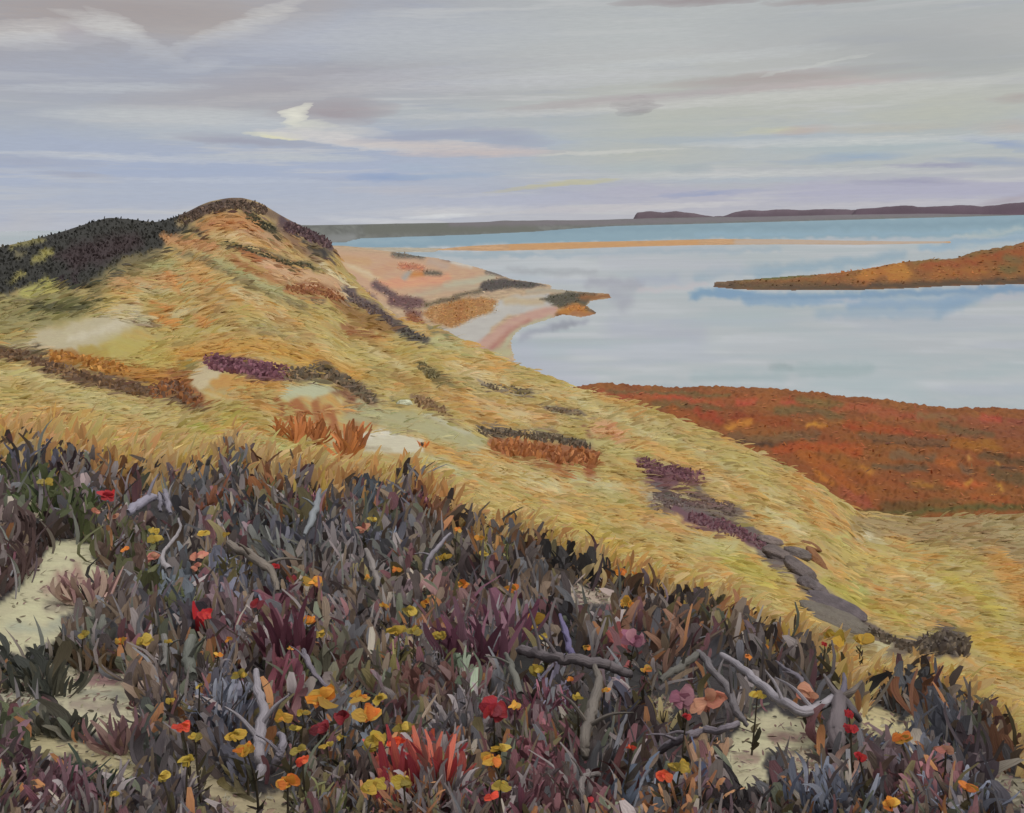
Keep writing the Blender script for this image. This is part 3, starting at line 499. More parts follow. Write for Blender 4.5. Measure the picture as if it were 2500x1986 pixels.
# the rust red salt marsh
MARSH = [(1380,965),(1470,955),(1520,957),(1600,962),(1650,964),(1710,961),(1780,964),(1850,962),(1900,968),(1950,973),(2050,984),(2120,988),(2150,990),(2190,999),(2250,1007),(2300,1014),(2350,1018),(2420,1012),(2500,1018),(2700,1030),(3300,1060),(3300,1330),(2700,1300),(2100,1320),(1900,1240),(1600,1120),(1380,1020)]
def Hmarsh(A, L): return .3+.6*fbm(A*45, L*22, 8)+.5*fbm(A*260, L*110, 18, 3)
marsh_patches = [
 P([(1380,1000),(1900,1010),(2100,1040),(2500,1060),(3300,1100),(3300,1330),(2100,1330),(1380,1200)],(148,92,50),.9,14),
 S([(1470,962),(1540,966),(1600,972)],9,(168,86,56)), S([(1600,970),(1700,978),(1760,982)],7,(182,84,58)), S([(1730,968),(1860,974),(1960,985)],12,(156,92,54)), S([(1800,981),(1840,982)],5,(194,84,66)), S([(1905,980),(1935,984)],4,(190,84,68)), S([(2040,997),(2140,1000)],8,(172,94,66)), S([(2150,1008),(2250,1018)],11,(164,88,62)), S([(2290,1020),(2500,1035)],10,(150,88,66)), S([(2400,1018),(2440,1022)],5,(184,76,66)), S([(2330,1050),(2500,1060)],16,(142,86,62)),
 S([(1950,975),(2050,990)],7,(128,106,70)), S([(2240,1015),(2330,1022)],5,(140,112,80)), S([(1480,957),(1780,965)],2,(110,112,80)), S([(1600,990),(1700,990),(1750,1000)],9,(124,100,66)), S([(1900,1000),(2000,1005),(2050,1020)],10,(122,104,72)),
 S([(1640,1000),(1700,1030)],9,(158,94,40)), S([(1700,1000),(1760,1030)],10,(164,80,44)), S([(1800,1020),(1920,1030)],12,(150,80,40)), S([(1780,1045),(1810,1035),(1835,1028)],7,(200,136,50)), S([(1975,1040),(2015,1035)],6,(206,144,46)), S([(2000,1025),(2060,1035)],8,(156,100,52)),
 S([(2070,1040),(2150,1045),(2220,1060)],10,(166,82,40)), S([(2220,1070),(2280,1072)],9,(170,96,48)),
 S([(1780,1070),(1900,1070),(1990,1062)],11,(126,98,72)), S([(1800,1078),(1880,1084),(1950,1082)],3,(66,58,54)), S([(2130,1080),(2250,1085),(2330,1093)],2,(66,56,52)), S([(2100,1065),(2200,1072),(2330,1080)],9,(124,94,70)), S([(2300,1040),(2420,1062)],8,(116,92,70)),
 S([(1900,1095),(2000,1090),(2100,1100)],12,(172,84,36)), S([(1960,1110),(2040,1150),(2080,1200)],15,(170,98,40)), S([(2060,1130),(2120,1180),(2130,1220)],12,(158,96,42)), S([(1990,1150),(2030,1180)],6,(196,128,44)), S([(2100,1140),(2130,1160)],5,(192,128,50)),
 S([(2130,1140),(2180,1140),(2260,1145)],8,(112,92,72)), S([(2180,1110),(2280,1118)],10,(128,104,82)), S([(2330,1080),(2380,1090)],14,(162,106,38)), S([(2400,1080),(2440,1100)],10,(158,104,40)), S([(2300,1130),(2330,1135)],10,(180,108,46)), S([(2350,1140),(2370,1150)],9,(126,100,84)), S([(2430,1135),(2480,1140)],3,(70,64,64)),
 S([(2310,1182),(2360,1184),(2400,1188)],6,(196,104,48)), S([(2200,1180),(2300,1190)],10,(132,94,56)), S([(2230,1180),(2280,1182)],4,(184,136,56)), S([(2360,1180),(2366,1176)],5,(206,160,60)), S([(2438,1186),(2444,1196)],4,(206,160,60)), S([(2370,1115),(2372,1120)],4,(214,168,90)), S([(2430,1122),(2440,1130)],4,(214,164,70)),
 S([(2140,1170),(2200,1190)],12,(152,90,50)), S([(2380,1210),(2460,1225)],10,(164,90,48)), S([(2060,1200),(2120,1230)],12,(164,90,66)), S([(2160,1235),(2260,1240)],11,(108,84,52)), S([(2100,1250),(2200,1254),(2350,1240),(2500,1240)],7,(98,98,58)), S([(2240,1230),(2330,1225)],8,(118,90,52)),
 S([(2420,1150),(2500,1170)],16,(110,90,64)), S([(2400,1110),(2500,1125)],9,(108,88,62)),
]
land('salt_marsh', MARSH, Hmarsh, (146,92,54), marsh_patches, nr=260, nc=640, edge=.012, wob=5, aspect=3, lift=.2)
land('sandbar', [(1050,611),(1150,601),(1260,596),(1400,592),(1600,588),(1760,584),(1900,585),(2050,588),(2200,590),(2320,590),(2320,594),(2100,598),(1900,597),(1700,599),(1500,604),(1350,610),(1200,613)],
     lambda A, L: .3+0*A, (208,164,118), [S([(1250,602),(1500,598),(1700,592)],6,(212,158,98),.9), S([(1800,590),(2300,592)],8,(198,178,160),.9)], nr=60, nc=500, edge=.02, wob=2, aspect=1.5)
land('sand_streak', [(1080,606),(830,604),(740,607),(700,618),(1060,616)], lambda A, L: .1+0*A, (190,180,160), [], nr=30, nc=160, edge=.02, aspect=1.5)
FAR = [(560,592),(840,592),(880,582),(1000,578),(1150,573),(1300,566),(1500,552),(1700,547),(2000,539),(2300,531),(2560,524),(3200,512)]
FAR += [(q, 541-(q-1250)*.0192+3.4) for q in (3200,2560,2000,1500,1000,560)]
farA = [azpx(q, 540) for q in (500,860,1000,1250,1500,2000,2500,3500)]
land('far_shore', FAR, lambda A, L: 20*(.8+.4*fbm(A*22, L*0+3, 7)), (118,120,114), [S([(900,560),(1300,555)],12,(112,114,104)), S([(1100,548),(1600,540),(2500,518)],6,(128,120,126),.9),S([(780,590),(860,580)],10,(140,142,140))], nr=60, nc=600, edge=.35, wob=2, aspect=12)  # distant haze is put into the shore's grey colour
# purple hills on the horizon
def ridge(name, pts, r, depth, colr, seed):
    px = np.arange(pts[0][0], pts[-1][0], 3.0); top = np.interp(px, [p[0] for p in pts], [p[1] for p in pts]) + (fbm(px/30, px*0, seed)-.5)*5
    d = rays(px, top); az = np.arctan2(d[:, 0], d[:, 1]); zt = EYE_Z+d[:, 2]*r
    end = np.minimum(sstep(px, px[0], px[0]+22), sstep(-px, -px[-1], -px[-1]+14)); zt = np.maximum(zt*end, 2)
    prof = [(-1, 0), (-.8, .5), (-.45, .85), (0, 1), (.5, .7), (1, 0)]
    V = np.concatenate([np.stack([(r+depth*q)*np.sin(az), (r+depth*q)*np.cos(az), zt*h*(1 if h in (0,1) else 1+.1*(fbm(px/9, px*0+q, seed+3)-.5))-2*(h == 0)], -1) for q, h in prof])
    col = np.broadcast_to(np.array(colr, float), (len(V), 3))*(1+.25*(fbm(V[:, 0]/260, V[:, 1]/260+V[:, 2]/9, seed)-.5))[:, None]
    o = put(name, mesh_np(name, V, grid_quads(len(prof), len(px))[:, ::-1], alb(col)), M_LOW); tag(o, kind='structure')
ridge('distant_hill', [(1536,536),(1542,527),(1552,519),(1580,517),(1620,519),(1650,517),(1700,522),(1730,528),(1760,533)], 6800, 380, (112,96,104), 3)
ridge('distant_hill', [(1725,532),(1765,527),(1798,518),(1830,514),(1870,515),(1920,512),(1975,514),(2020,510),(2060,511),(2088,513),(2110,514)], 7600, 380, (110,94,104), 5)
ridge('distant_hill', [(2070,514),(2100,509),(2140,509),(2165,506),(2200,502),(2240,505),(2300,504),(2350,502),(2400,504),(2440,500),(2480,495),(2520,491),(2700,482),(3300,462)], 7200, 420, (104,86,98), 8)
# ------------------------------------------------------------------ water
naz, nlr = 620, 420
az = np.concatenate([np.radians(np.linspace(-150, -34, 30))[:-1], np.radians(np.linspace(-34, 34, naz)), np.radians(np.linspace(34, 150, 30))[1:]]); t = np.linspace(0, 1, nlr)
lr = math.log(40)+(math.log(60000)-math.log(40))*t
L, A = np.meshgrid(lr, az, indexing='ij'); R = np.exp(L).ravel(); a = A.ravel()
V = np.stack([R*np.sin(a), R*np.cos(a), 0*a], -1); px, py, _ = proj(V)
off = np.abs(a) > 1.2; px = np.where(off, 3500, np.clip(px, -3000, 5000)); py = np.clip(py, 300, 2500)
n = fbm(px/230, py/13, 91, 4); n2 = fbm(px/420+3, py/34, 92, 3); n3 = fbm(px/300, py/60, 93, 3)
col = np.broadcast_to(np.array((176,183,186.)), (len(px), 3)).copy()
def mx(k, c):
    global col; k = np.clip(k, 0, 1)[:, None]; col = col*(1-k)+np.array(c, float)*k
mx(sstep(n, .52, .68)*.6, (192,196,200)); mx(sstep(n, .48, .34)*.5, (162,176,180)); mx(sstep(n2, .55, .7)*.35, (164,172,188)); mx(sstep(n3, .5, .7)*.35, (160,180,184))
WATER = [
 P([(800,560),(1250,552),(1500,545),(2500,520),(3300,500),(3300,560),(2500,574),(1900,584),(1700,586),(1400,594),(1100,602),(900,612),(700,615)],(112,152,170),1,4),
 S([(1300,565),(1700,556),(2500,545)],6,(98,140,160),.8), S([(850,590),(1050,585)],6,(130,164,178),.8), S([(1700,575),(2200,570),(2500,566)],4,(124,164,186),.8), S([(2350,580),(2500,560)],5,(170,182,180),.8),
 S([(960,620),(1150,622),(1300,620)],7,(140,164,176),.8), S([(1250,625),(1500,618),(1900,608)],6,(144,166,180),.7), S([(2250,605),(2400,592),(2520,575)],7,(130,166,190),.8), S([(2300,592),(2500,585)],4,(120,156,180),.8),
 S([(1850,670),(1950,655),(2100,640),(2200,625)],11,(124,158,178),.8,8), S([(1700,680),(1750,665),(1900,655)],12,(132,160,178),.6,8),
 S([(1690,718),(1740,712),(1830,722)],10,(96,142,176),.95), S([(1760,720),(1900,724),(2100,722),(2300,712),(2520,706)],9,(100,144,180),.9), S([(1820,735),(1950,738),(2050,735)],9,(112,150,182),.8), S([(2080,745),(2250,745),(2350,735)],14,(116,152,184),.8,9), S([(2300,755),(2350,740),(2400,722)],14,(112,150,182),.7,9), S([(2000,765),(2300,770)],8,(124,156,180),.6,9),
 S([(2020,734),(2100,732)],4,(180,180,190),.6),
 S([(1440,690),(1500,692),(1560,700)],12,(150,152,164),.8,9), S([(1500,720),(1530,730),(1520,745)],16,(152,154,168),.7,12), S([(1560,712),(1650,704),(1720,690)],5,(188,180,184),.8), S([(1560,685),(1650,682)],9,(152,162,182),.6,9),
 S([(1240,655),(1350,668),(1450,665)],6,(150,154,160),.6,6), S([(1480,640),(1800,650)],18,(176,180,190),.6,12),
 S([(1270,830),(1300,810),(1360,795),(1430,785)],6,(140,144,160),.7), S([(1280,860),(1300,900),(1420,940)],30,(170,175,190),.6,20), S([(1350,800),(1400,792)],4,(120,124,136),.7),  # cove-edge strokes include the spit's reflection, painted into the water colour
 S([(1500,800),(1700,820)],22,(160,164,184),.5,20), S([(1900,900),(2000,905),(2120,902)],13,(144,166,168),.6,9), S([(1700,920),(1900,925)],14,(148,170,174),.6,12), S([(1880,898),(1930,896)],6,(136,150,152),.5), S([(1800,850),(2300,840)],20,(172,178,184),.5,20),
 S([(2100,990),(2300,1010),(2500,1010)],7,(146,164,178),.6,8), S([(1600,945),(1900,955)],6,(150,166,176),.5,6), S([(2400,740),(2480,720)],8,(176,178,188),.5),
]
col = paint(px, py, col, WATER, 5, 9)
me = mesh_np('sea', V, grid_quads(nlr, len(az))[:, ::-1], np.clip((lin(col)*.92+lin(col).mean(-1, keepdims=True)*.08)*.86, 0, .9))
m = bpy.data.materials.new('sea_water'); m.use_nodes = True; t = NT(m.node_tree); b = t.n['Principled BSDF']
at = t.n.new('ShaderNodeAttribute'); at.attribute_name = 'Col'; geo = t.n.new('ShaderNodeNewGeometry')
v1 = t.mapping(geo.outputs['Position'], (.22, .5, 1)); nn = t.noise(v1, 1.0, 5, .6)
v2 = t.mapping(geo.outputs['Position'], (.012, .05, 1)); nb = t.noise(v2, 1.0, 4, .6)
t.link(t.mix(1.0, at.outputs['Color'], t.math('MULTIPLY_ADD', nb.outputs[0], .3, .85), 'MULTIPLY'), b.inputs['Base Color'])
b.inputs['Roughness'].default_value = .35; b.inputs['IOR'].default_value = 1.33; b.inputs['Specular IOR Level'].default_value = .3
bp = t.n.new('ShaderNodeBump'); bp.inputs['Strength'].default_value = .25; bp.inputs['Distance'].default_value = .25
t.link(nn.outputs[0], bp.inputs['Height']); t.link(bp.outputs[0], b.inputs['Normal'])
sea = put('water', me, m); tag(sea, kind='structure')
# ------------------------------------------------------------------ sky: Nishita daylight behind a painterly overcast
SUN_EL, SUN_AZ = math.radians(48), math.radians(125)     # azimuth clockwise from +Y: over the right shoulder
w = bpy.data.worlds.new('World'); SC.world = w; w.use_nodes = True; t = NT(w.node_tree); t.n.clear()
wo = t.n.new('ShaderNodeOutputWorld'); bg = t.n.new('ShaderNodeBackground'); t.link(bg.outputs[0], wo.inputs[0])
sky = t.n.new('ShaderNodeTexSky'); sky.sky_type = 'NISHITA'; sky.sun_disc = False; sky.sun_elevation = SUN_EL; sky.sun_rotation = SUN_AZ
tc = t.n.new('ShaderNodeTexCoord'); sp = t.n.new('ShaderNodeSeparateXYZ'); t.link(tc.outputs['Generated'], sp.inputs[0])
K = 41.9
U0 = t.math('MULTIPLY', t.math('ARCTAN2', sp.outputs[0], sp.outputs[1]), 180/math.pi*K)
V0 = t.math('MULTIPLY', t.math('ARCSINE', sp.outputs[2]), 180/math.pi*K)
cb = t.n.new('ShaderNodeCombineXYZ'); t.link(U0, cb.inputs[0]); t.link(V0, cb.inputs[1])
def nz(sx, sy, det=3, rough=.5, off=0):
    return t.noise(t.mapping(cb.outputs[0], (1/sx, 1/sy, 1), (off, off*.7, off)), 1.0, det, rough)
wn = nz(260, 45, 3, .55); wn2 = nz(60, 9, 3, .6, 7)
V1 = t.math('ADD', t.math('ADD', V0, t.math('MULTIPLY_ADD', wn.outputs[0], 90, -45)), t.math('MULTIPLY_ADD', wn2.outputs[0], 26, -13))
U1 = t.math('ADD', U0, t.math('MULTIPLY_ADD', nz(160, 30, 3, .5, 3).outputs[0], 160, -80))
cw = t.n.new('ShaderNodeCombineXYZ'); t.link(U1, cw.inputs[0]); t.link(t.math('ADD', V0, t.math('MULTIPLY_ADD', wn2.outputs[0], 16, -8)), cw.inputs[1])
def cL(*c):
    v = lin(c); g = v.mean(); v = (g+(v-g)*.84)*1.13
    return tuple(float(x) for x in v)
vf = t.math('DIVIDE', V1, 560, clamp=True)
left = t.ramp(vf, [(0, cL(188,192,204)), (.12, cL(178,186,204)), (.22, cL(170,182,208)), (.36, cL(170,180,200)), (.46, cL(180,186,192)), (.58, cL(172,172,182)), (.7, cL(168,172,182)), (.84, cL(172,176,188)), (1, cL(174,170,170))])
right = t.ramp(vf, [(0, cL(190,190,198)), (.1, cL(180,180,198)), (.2, cL(184,190,190)), (.32, cL(178,188,196)), (.42, cL(190,192,184)), (.55, cL(188,190,184)), (.66, cL(190,190,188)), (.75, cL(184,188,188)), (.88, cL(182,186,186)), (1, cL(178,182,182))])
uf = t.n.new('ShaderNodeMapRange'); uf.interpolation_type = 'SMOOTHSTEP'; t.link(U1, uf.inputs[0]); uf.inputs[1].default_value = -380; uf.inputs[2].default_value = 420
col = t.mix(uf.outputs[0], left, right)
cn = nz(420, 22, 4, .6, 11)
f1 = t.n.new('ShaderNodeMapRange'); f1.interpolation_type = 'SMOOTHSTEP'; t.link(cn.outputs[0], f1.inputs[0]); f1.inputs[1].default_value = .52; f1.inputs[2].default_value = .66; f1.inputs[4].default_value = .6
col = t.mix(f1.outputs[0], col, (*cL(202,202,202), 1))
cn2 = nz(300, 30, 4, .6, 23)
f2 = t.n.new('ShaderNodeMapRange'); f2.interpolation_type = 'SMOOTHSTEP'; t.link(cn2.outputs[0], f2.inputs[0]); f2.inputs[1].default_value = .52; f2.inputs[2].default_value = .72; f2.inputs[4].default_value = .3
col = t.mix(f2.outputs[0], col, (*cL(156,164,190), 1))
base_col = col
brush = nz(34, 3.2, 4, .65, 31)
def uv_of(px, py):
    d = rays([px], [py])[0]; return math.degrees(math.atan2(d[0], d[1]))*K, math.degrees(math.atan(d[2]))*K
def cloud(px, py, rx, ry, rot, c, a, p=.6, ragged=.55):
    """one soft bank of cloud at a bearing and height in the sky"""
    global col
    u, v = uv_of(px, py)
    vec = t.mapping(cw.outputs[0], (rx, ry, 1), (u, v, 0), (0, 0, math.radians(rot-1)), 'TEXTURE')
    g = t.n.new('ShaderNodeTexGradient'); g.gradient_type = 'SPHERICAL'; t.link(vec, g.inputs[0])
    k = t.math('POWER', g.outputs[1], p)
    k = t.math('MULTIPLY', k, t.math('MULTIPLY_ADD', brush.outputs[0], ragged*2, 1-ragged))
    col = t.mix(t.math('MULTIPLY', k, a, clamp=True), col, (*cL(*c), 1))
for args in [
 (130,50,420,95,4,(172,162,160),.95), (520,60,340,80,14,(176,168,166),.9), (330,20,300,40,0,(170,160,158),.8),
 (110,85,170,34,6,(200,196,194),.95,.5,.9), (200,80,60,26,0,(176,168,174),.7), (330,92,100,24,-32,(204,202,200),.75,.5,1.0), (490,100,150,18,24,(202,200,198),.7,.5,1.0), (640,48,130,20,27,(202,200,198),.75,.5,1.0), (250,60,90,22,-10,(204,202,200),.7,.5,1.0), (30,95,90,16,8,(206,204,202),.7,.5,1.0), (480,160,80,14,10,(204,204,206),.8,.5,.9),
 (330,160,420,70,2,(166,174,192),.7), (120,250,300,60,0,(168,172,186),.6), (660,230,420,60,8,(172,168,174),.8), (700,110,240,46,6,(172,178,196),.7), (950,90,420,60,2,(186,190,200),.8),
 (820,275,160,34,4,(166,156,162),.95), (520,300,360,36,-1,(198,202,204),.8), (250,215,260,12,3,(192,196,202),.6,.5,.9), (300,385,300,10,-1,(200,204,210),.6,.5,.9), (530,330,380,26,0,(178,186,196),.7), (620,345,200,14,-3,(162,164,182),.7), (540,345,120,8,-2,(160,160,178),.6),
 (724,282,44,19,30,(228,226,210),1.0,.3,.35), (735,306,70,14,4,(216,216,202),.85,.45,.5), (690,332,80,8,-3,(226,224,196),.9,.4,.4), (695,337,56,6,-4,(226,222,186),1.0,.35,.4), (820,322,150,16,-2,(204,202,200),.8), (860,345,200,16,-6,(212,208,206),1.0,.35,.6), (1080,358,260,14,-2,(206,196,194),.95,.45,.6), (1080,330,220,14,4,(160,166,188),.8),
 (1180,375,240,11,0,(206,190,186),.8), (700,385,240,12,0,(196,200,202),.8), (330,415,420,18,0,(164,178,206),.8), (950,433,110,10,0,(140,164,204),.8,.45,.6), (1090,430,140,9,2,(156,176,204),.7,.5,.6), (1010,410,90,12,0,(168,184,206),.7), (1400,447,110,7,4,(198,196,164),.7,.45,.6), (1330,455,160,6,6,(196,190,150),.7,.5,.7),
 (80,395,150,16,-2,(166,172,192),.6), (200,430,130,9,-3,(164,166,182),.7), (250,470,420,40,0,(174,184,204),.7), (60,545,120,26,20,(188,190,198),.7), (620,470,420,30,0,(176,186,206),.7), (1080,515,260,14,1,(204,204,208),.85), (1090,528,90,7,3,(220,222,224),.85), (930,540,200,9,-3,(206,208,214),.8),
 (1200,490,240,18,2,(180,186,206),.6), (980,465,160,12,0,(190,188,196),.6), (800,510,240,24,0,(182,190,206),.5),
 (1548,262,46,20,6,(140,132,138),1.0,.3,.3), (1575,248,26,12,-20,(142,134,140),.9,.3,.3), (1620,238,420,16,4,(176,170,172),.85), (1900,190,300,16,2,(176,164,162),.9,.5,.6), (2010,205,300,12,2,(190,178,176),.9,.5,.6), (1500,245,330,10,4,(186,178,178),.7), (1500,90,700,110,2,(190,194,194),.7), (2250,90,500,90,-4,(172,176,178),.6), (2300,140,300,60,-8,(168,172,174),.6), (1850,160,300,18,6,(186,188,186),.7), (2480,240,60,12,0,(176,164,162),.9),(2470,310,90,18,0,(190,178,176),.8),(2320,270,200,34,0,(190,192,180),.8),
 (1700,2,200,12,0,(160,148,150),.9,.45,.5), (2000,4,150,9,0,(164,152,152),.8,.5,.5), (1400,300,200,26,2,(176,184,190),.8), (1660,310,300,44,2,(186,190,180),.8), (1890,320,90,10,2,(202,200,172),.85), (1960,318,80,12,4,(192,178,172),.9), (2150,315,200,10,0,(192,186,178),.8), (2300,300,260,34,0,(188,190,176),.6), (1560,375,260,34,0,(188,190,180),.8), (1480,372,190,5,2,(206,206,200),.8,.4,.4), (1990,160,100,5,12,(198,200,196),.8,.4,.5),
 (1250,340,100,26,0,(160,166,188),.7), (2080,382,130,12,0,(152,174,198),.9), (1800,345,300,12,-1,(168,182,196),.7), (2150,360,260,20,0,(174,188,192),.8), (2440,350,90,14,-10,(150,168,200),.85), (1990,395,120,8,0,(166,180,194),.8), (2270,405,120,7,0,(154,156,184),.9), (2420,395,120,10,-4,(156,170,194),.8), (2230,445,160,10,0,(158,158,186),.85), (1730,473,140,7,3,(152,164,198),.85), (2350,470,280,24,0,(174,174,198),.75), (1800,440,240,10,0,(176,188,200),.7), (2100,470,320,22,0,(178,178,200),.7), (1560,410,140,16,0,(176,188,190),.6), (1690,415,60,14,0,(164,176,184),.7),
 (1250,200,500,22,2,(200,202,206),.5,.5,.9), (1650,150,420,14,3,(200,204,204),.5,.5,.9), (1900,235,500,16,2,(206,206,200),.6,.5,.9), (2100,345,420,12,0,(208,210,206),.6,.5,.9), (1350,275,420,10,2,(206,206,204),.5,.5,.9), (700,235,300,12,6,(190,188,190),.5,.5,.9), (350,280,260,14,2,(196,200,202),.6,.5,.9), (1000,180,300,12,4,(188,190,198),.5,.5,.9), (1850,425,400,10,1,(206,208,206),.6,.5,.9), (500,440,300,8,0,(190,198,212),.5,.5,.9), (2350,210,240,12,10,(200,202,196),.5,.5,.9),
 (2200,498,400,9,2,(196,194,200),.8), (1640,505,240,9,3,(206,204,206),.85), (1450,510,200,10,2,(200,196,200),.8), (2460,490,90,12,8,(170,160,172),.7),
]: cloud(*args)
col = t.mix(1.0, col, t.math('MULTIPLY_ADD', brush.outputs[0], .17, .915), 'MULTIPLY')
# overcast: brighter towards the zenith, a little of the blue Nishita sky shows through
hi = t.n.new('ShaderNodeMapRange'); hi.interpolation_type = 'SMOOTHSTEP'; t.link(V0, hi.inputs[0]); hi.inputs[1].default_value = 14*K; hi.inputs[2].default_value = 60*K
wide = t.mix(hi.outputs[0], base_col, (1.45, 1.45, 1.48, 1))
def back(c):
    nis = t.n.new('ShaderNodeVectorMath'); nis.operation = 'SCALE'; t.link(sky.outputs[0], nis.inputs[0]); nis.inputs['Scale'].default_value = .6
    s10 = t.n.new('ShaderNodeVectorMath'); s10.operation = 'SCALE'; t.link(c, s10.inputs[0]); s10.inputs['Scale'].default_value = 10
    b = t.n.new('ShaderNodeBackground'); t.link(t.mix(.04, s10.outputs[0], nis.outputs[0]), b.inputs['Color']); b.inputs['Strength'].default_value = .1
    return b.outputs[0]
def ss(x, a, b):
    n = t.n.new('ShaderNodeMapRange'); n.interpolation_type = 'SMOOTHSTEP'; t.link(x, n.inputs[0]); n.inputs[1].default_value = a; n.inputs[2].default_value = b
    return n.outputs[0]
# the cloud banks lie low in the sky ahead; the rest of the dome is even overcast
low = t.math('MULTIPLY', ss(V0, 17*K, 13.5*K), t.math('MULTIPLY', ss(t.math('ABSOLUTE', U0), 44*K, 36*K), ss(V0, -2*K, -.5*K)))
t.n.remove(bg); mxs = t.n.new('ShaderNodeMixShader'); t.link(low, mxs.inputs[0]); t.link(back(wide), mxs.inputs[1]); t.link(back(col), mxs.inputs[2]); t.link(mxs.outputs[0], wo.inputs[0])
w.cycles.sampling_method = 'MANUAL'; w.cycles.sample_map_resolution = 512
sl = bpy.data.lights.new('sun', 'SUN'); sl.energy = 1.5; sl.angle = math.radians(14); sl.color = (1, .96, .9)
so = bpy.data.objects.new('sun', sl); C.objects.link(so)
from mathutils import Vector
sd = Vector((math.sin(SUN_AZ)*math.cos(SUN_EL), math.cos(SUN_AZ)*math.cos(SUN_EL), math.sin(SUN_EL)))
so.rotation_euler = sd.to_track_quat('Z', 'Y').to_euler()
vs = SC.view_settings; SC.display_settings.display_device = 'sRGB'; vs.view_transform = 'Standard'; vs.look = 'None'; vs.exposure = -.25; vs.gamma = 1
SC.cycles.max_bounces = 4; SC.cycles.diffuse_bounces = 2; SC.cycles.glossy_bounces = 2; SC.cycles.transmission_bounces = 3
# ------------------------------------------------------------------ twisted dead branches in the heath (picture position, half thickness)
def above(px, py, h):
    """the point on the line of sight through (px, py) that is h metres over the ground"""
    d = rays([px], [py])[0]; p = hit1(px, py); r0 = math.hypot(p[0], p[1]) if np.isfinite(p[0]) else 12.0
    R = r0*np.linspace(1.0, .35, 200); g = EYE_Z+R*d[2]-ground(R*d[0], R*d[1])
    k = np.argmax(g >= h) if (g >= h).any() else len(R)-1
    return np.array([R[k]*d[0], R[k]*d[1], EYE_Z+R[k]*d[2]])
def crom(P, n=8):
    P = np.asarray(P, float); Q = np.vstack([2*P[0]-P[1], P, 2*P[-1]-P[-2]]); out = []
    for i in range(1, len(Q)-2):
        for t in np.linspace(0, 1, n, endpoint=False):
            a, b, c, d = Q[i-1], Q[i], Q[i+1], Q[i+2]
            out.append(.5*((2*b)+(-a+c)*t+(2*a-5*b+4*c-d)*t*t+(-a+3*b-3*c+d)*t**3))
    out.append(P[-1]); return np.array(out)
def tube(path, rad, col, sides=9, seed=0):
    n = len(path); T = np.gradient(path, axis=0); T /= np.linalg.norm(T, axis=1)[:, None]+1e-9
    up = np.array([.3, .2, 1.]); A = np.cross(T, up); A /= np.linalg.norm(A, axis=1)[:, None]+1e-9; B = np.cross(A, T)
    th = np.linspace(0, 2*math.pi, sides, endpoint=False)
    s = np.arange(n)
    rr = rad[:, None]*(1+.30*(vnoise(s[:, None]*.55+seed, th[None]*1.3+seed, seed)-.5)+.16*(vnoise(s[:, None]*1.7, th[None]*2.6, seed+4)-.5))
    V = path[:, None]+rr[..., None]*(np.cos(th)[None, :, None]*A[:, None]+np.sin(th)[None, :, None]*B[:, None])
    i = np.arange(n*sides).reshape(n, sides)
    Q = np.stack([i[:-1], np.roll(i[:-1], -1, 1), np.roll(i[1:], -1, 1), i[1:]], -1).reshape(-1, 4)
    V = V.reshape(-1, 3); o = len(V); V = np.vstack([V, path[0], path[-1]])
    caps = [(i[0, k], i[0, (k+1) % sides], o, o) for k in range(sides)] + [(i[-1, (k+1) % sides], i[-1, k], o+1, o+1) for k in range(sides)]
    cc = np.broadcast_to(np.asarray(col, float), (len(V), 3)).copy()
    cc *= (1+.5*(fbm(V[:, 0]*14+seed, V[:, 2]*14, seed, 3)-.5))[:, None]
    uv = np.zeros((len(V), 3)); uv[:n*sides, 0] = np.tile(th/6.28*1.2, n)+seed; uv[:n*sides, 1] = np.repeat(s*.09, sides)
    return V, Q, caps, cc, uv
def tube_obj(name, path, rad, col, parent=None, seed=0, mat=None, sides=9):
    V, Q, caps, cc, uv = tube(path, rad, col, sides, seed)
    tris = [c[:3] for c in caps]
    me = bpy.data.meshes.new(name); me.from_pydata(V.tolist(), [], Q.tolist()+[list(map(int, c)) for c in tris]); me.update()
    for p in me.polygons: p.use_smooth = True
    c4 = np.ones((len(V), 4), np.float32); c4[:, :3] = cc
    me.color_attributes.new('Col', 'FLOAT_COLOR', 'POINT').data.foreach_set('color', c4.ravel())
    me.attributes.new('Buv', 'FLOAT_VECTOR', 'POINT').data.foreach_set('vector', uv.astype(np.float32).ravel())
    return put(name, me, mat or M_WOOD, parent)
PALE=(176,168,174); GREY=(128,120,122); DGREY=(86,78,82); OLG=(116,112,104); BRG=(122,110,104); WHT=(196,192,198); LIL=(140,130,152)
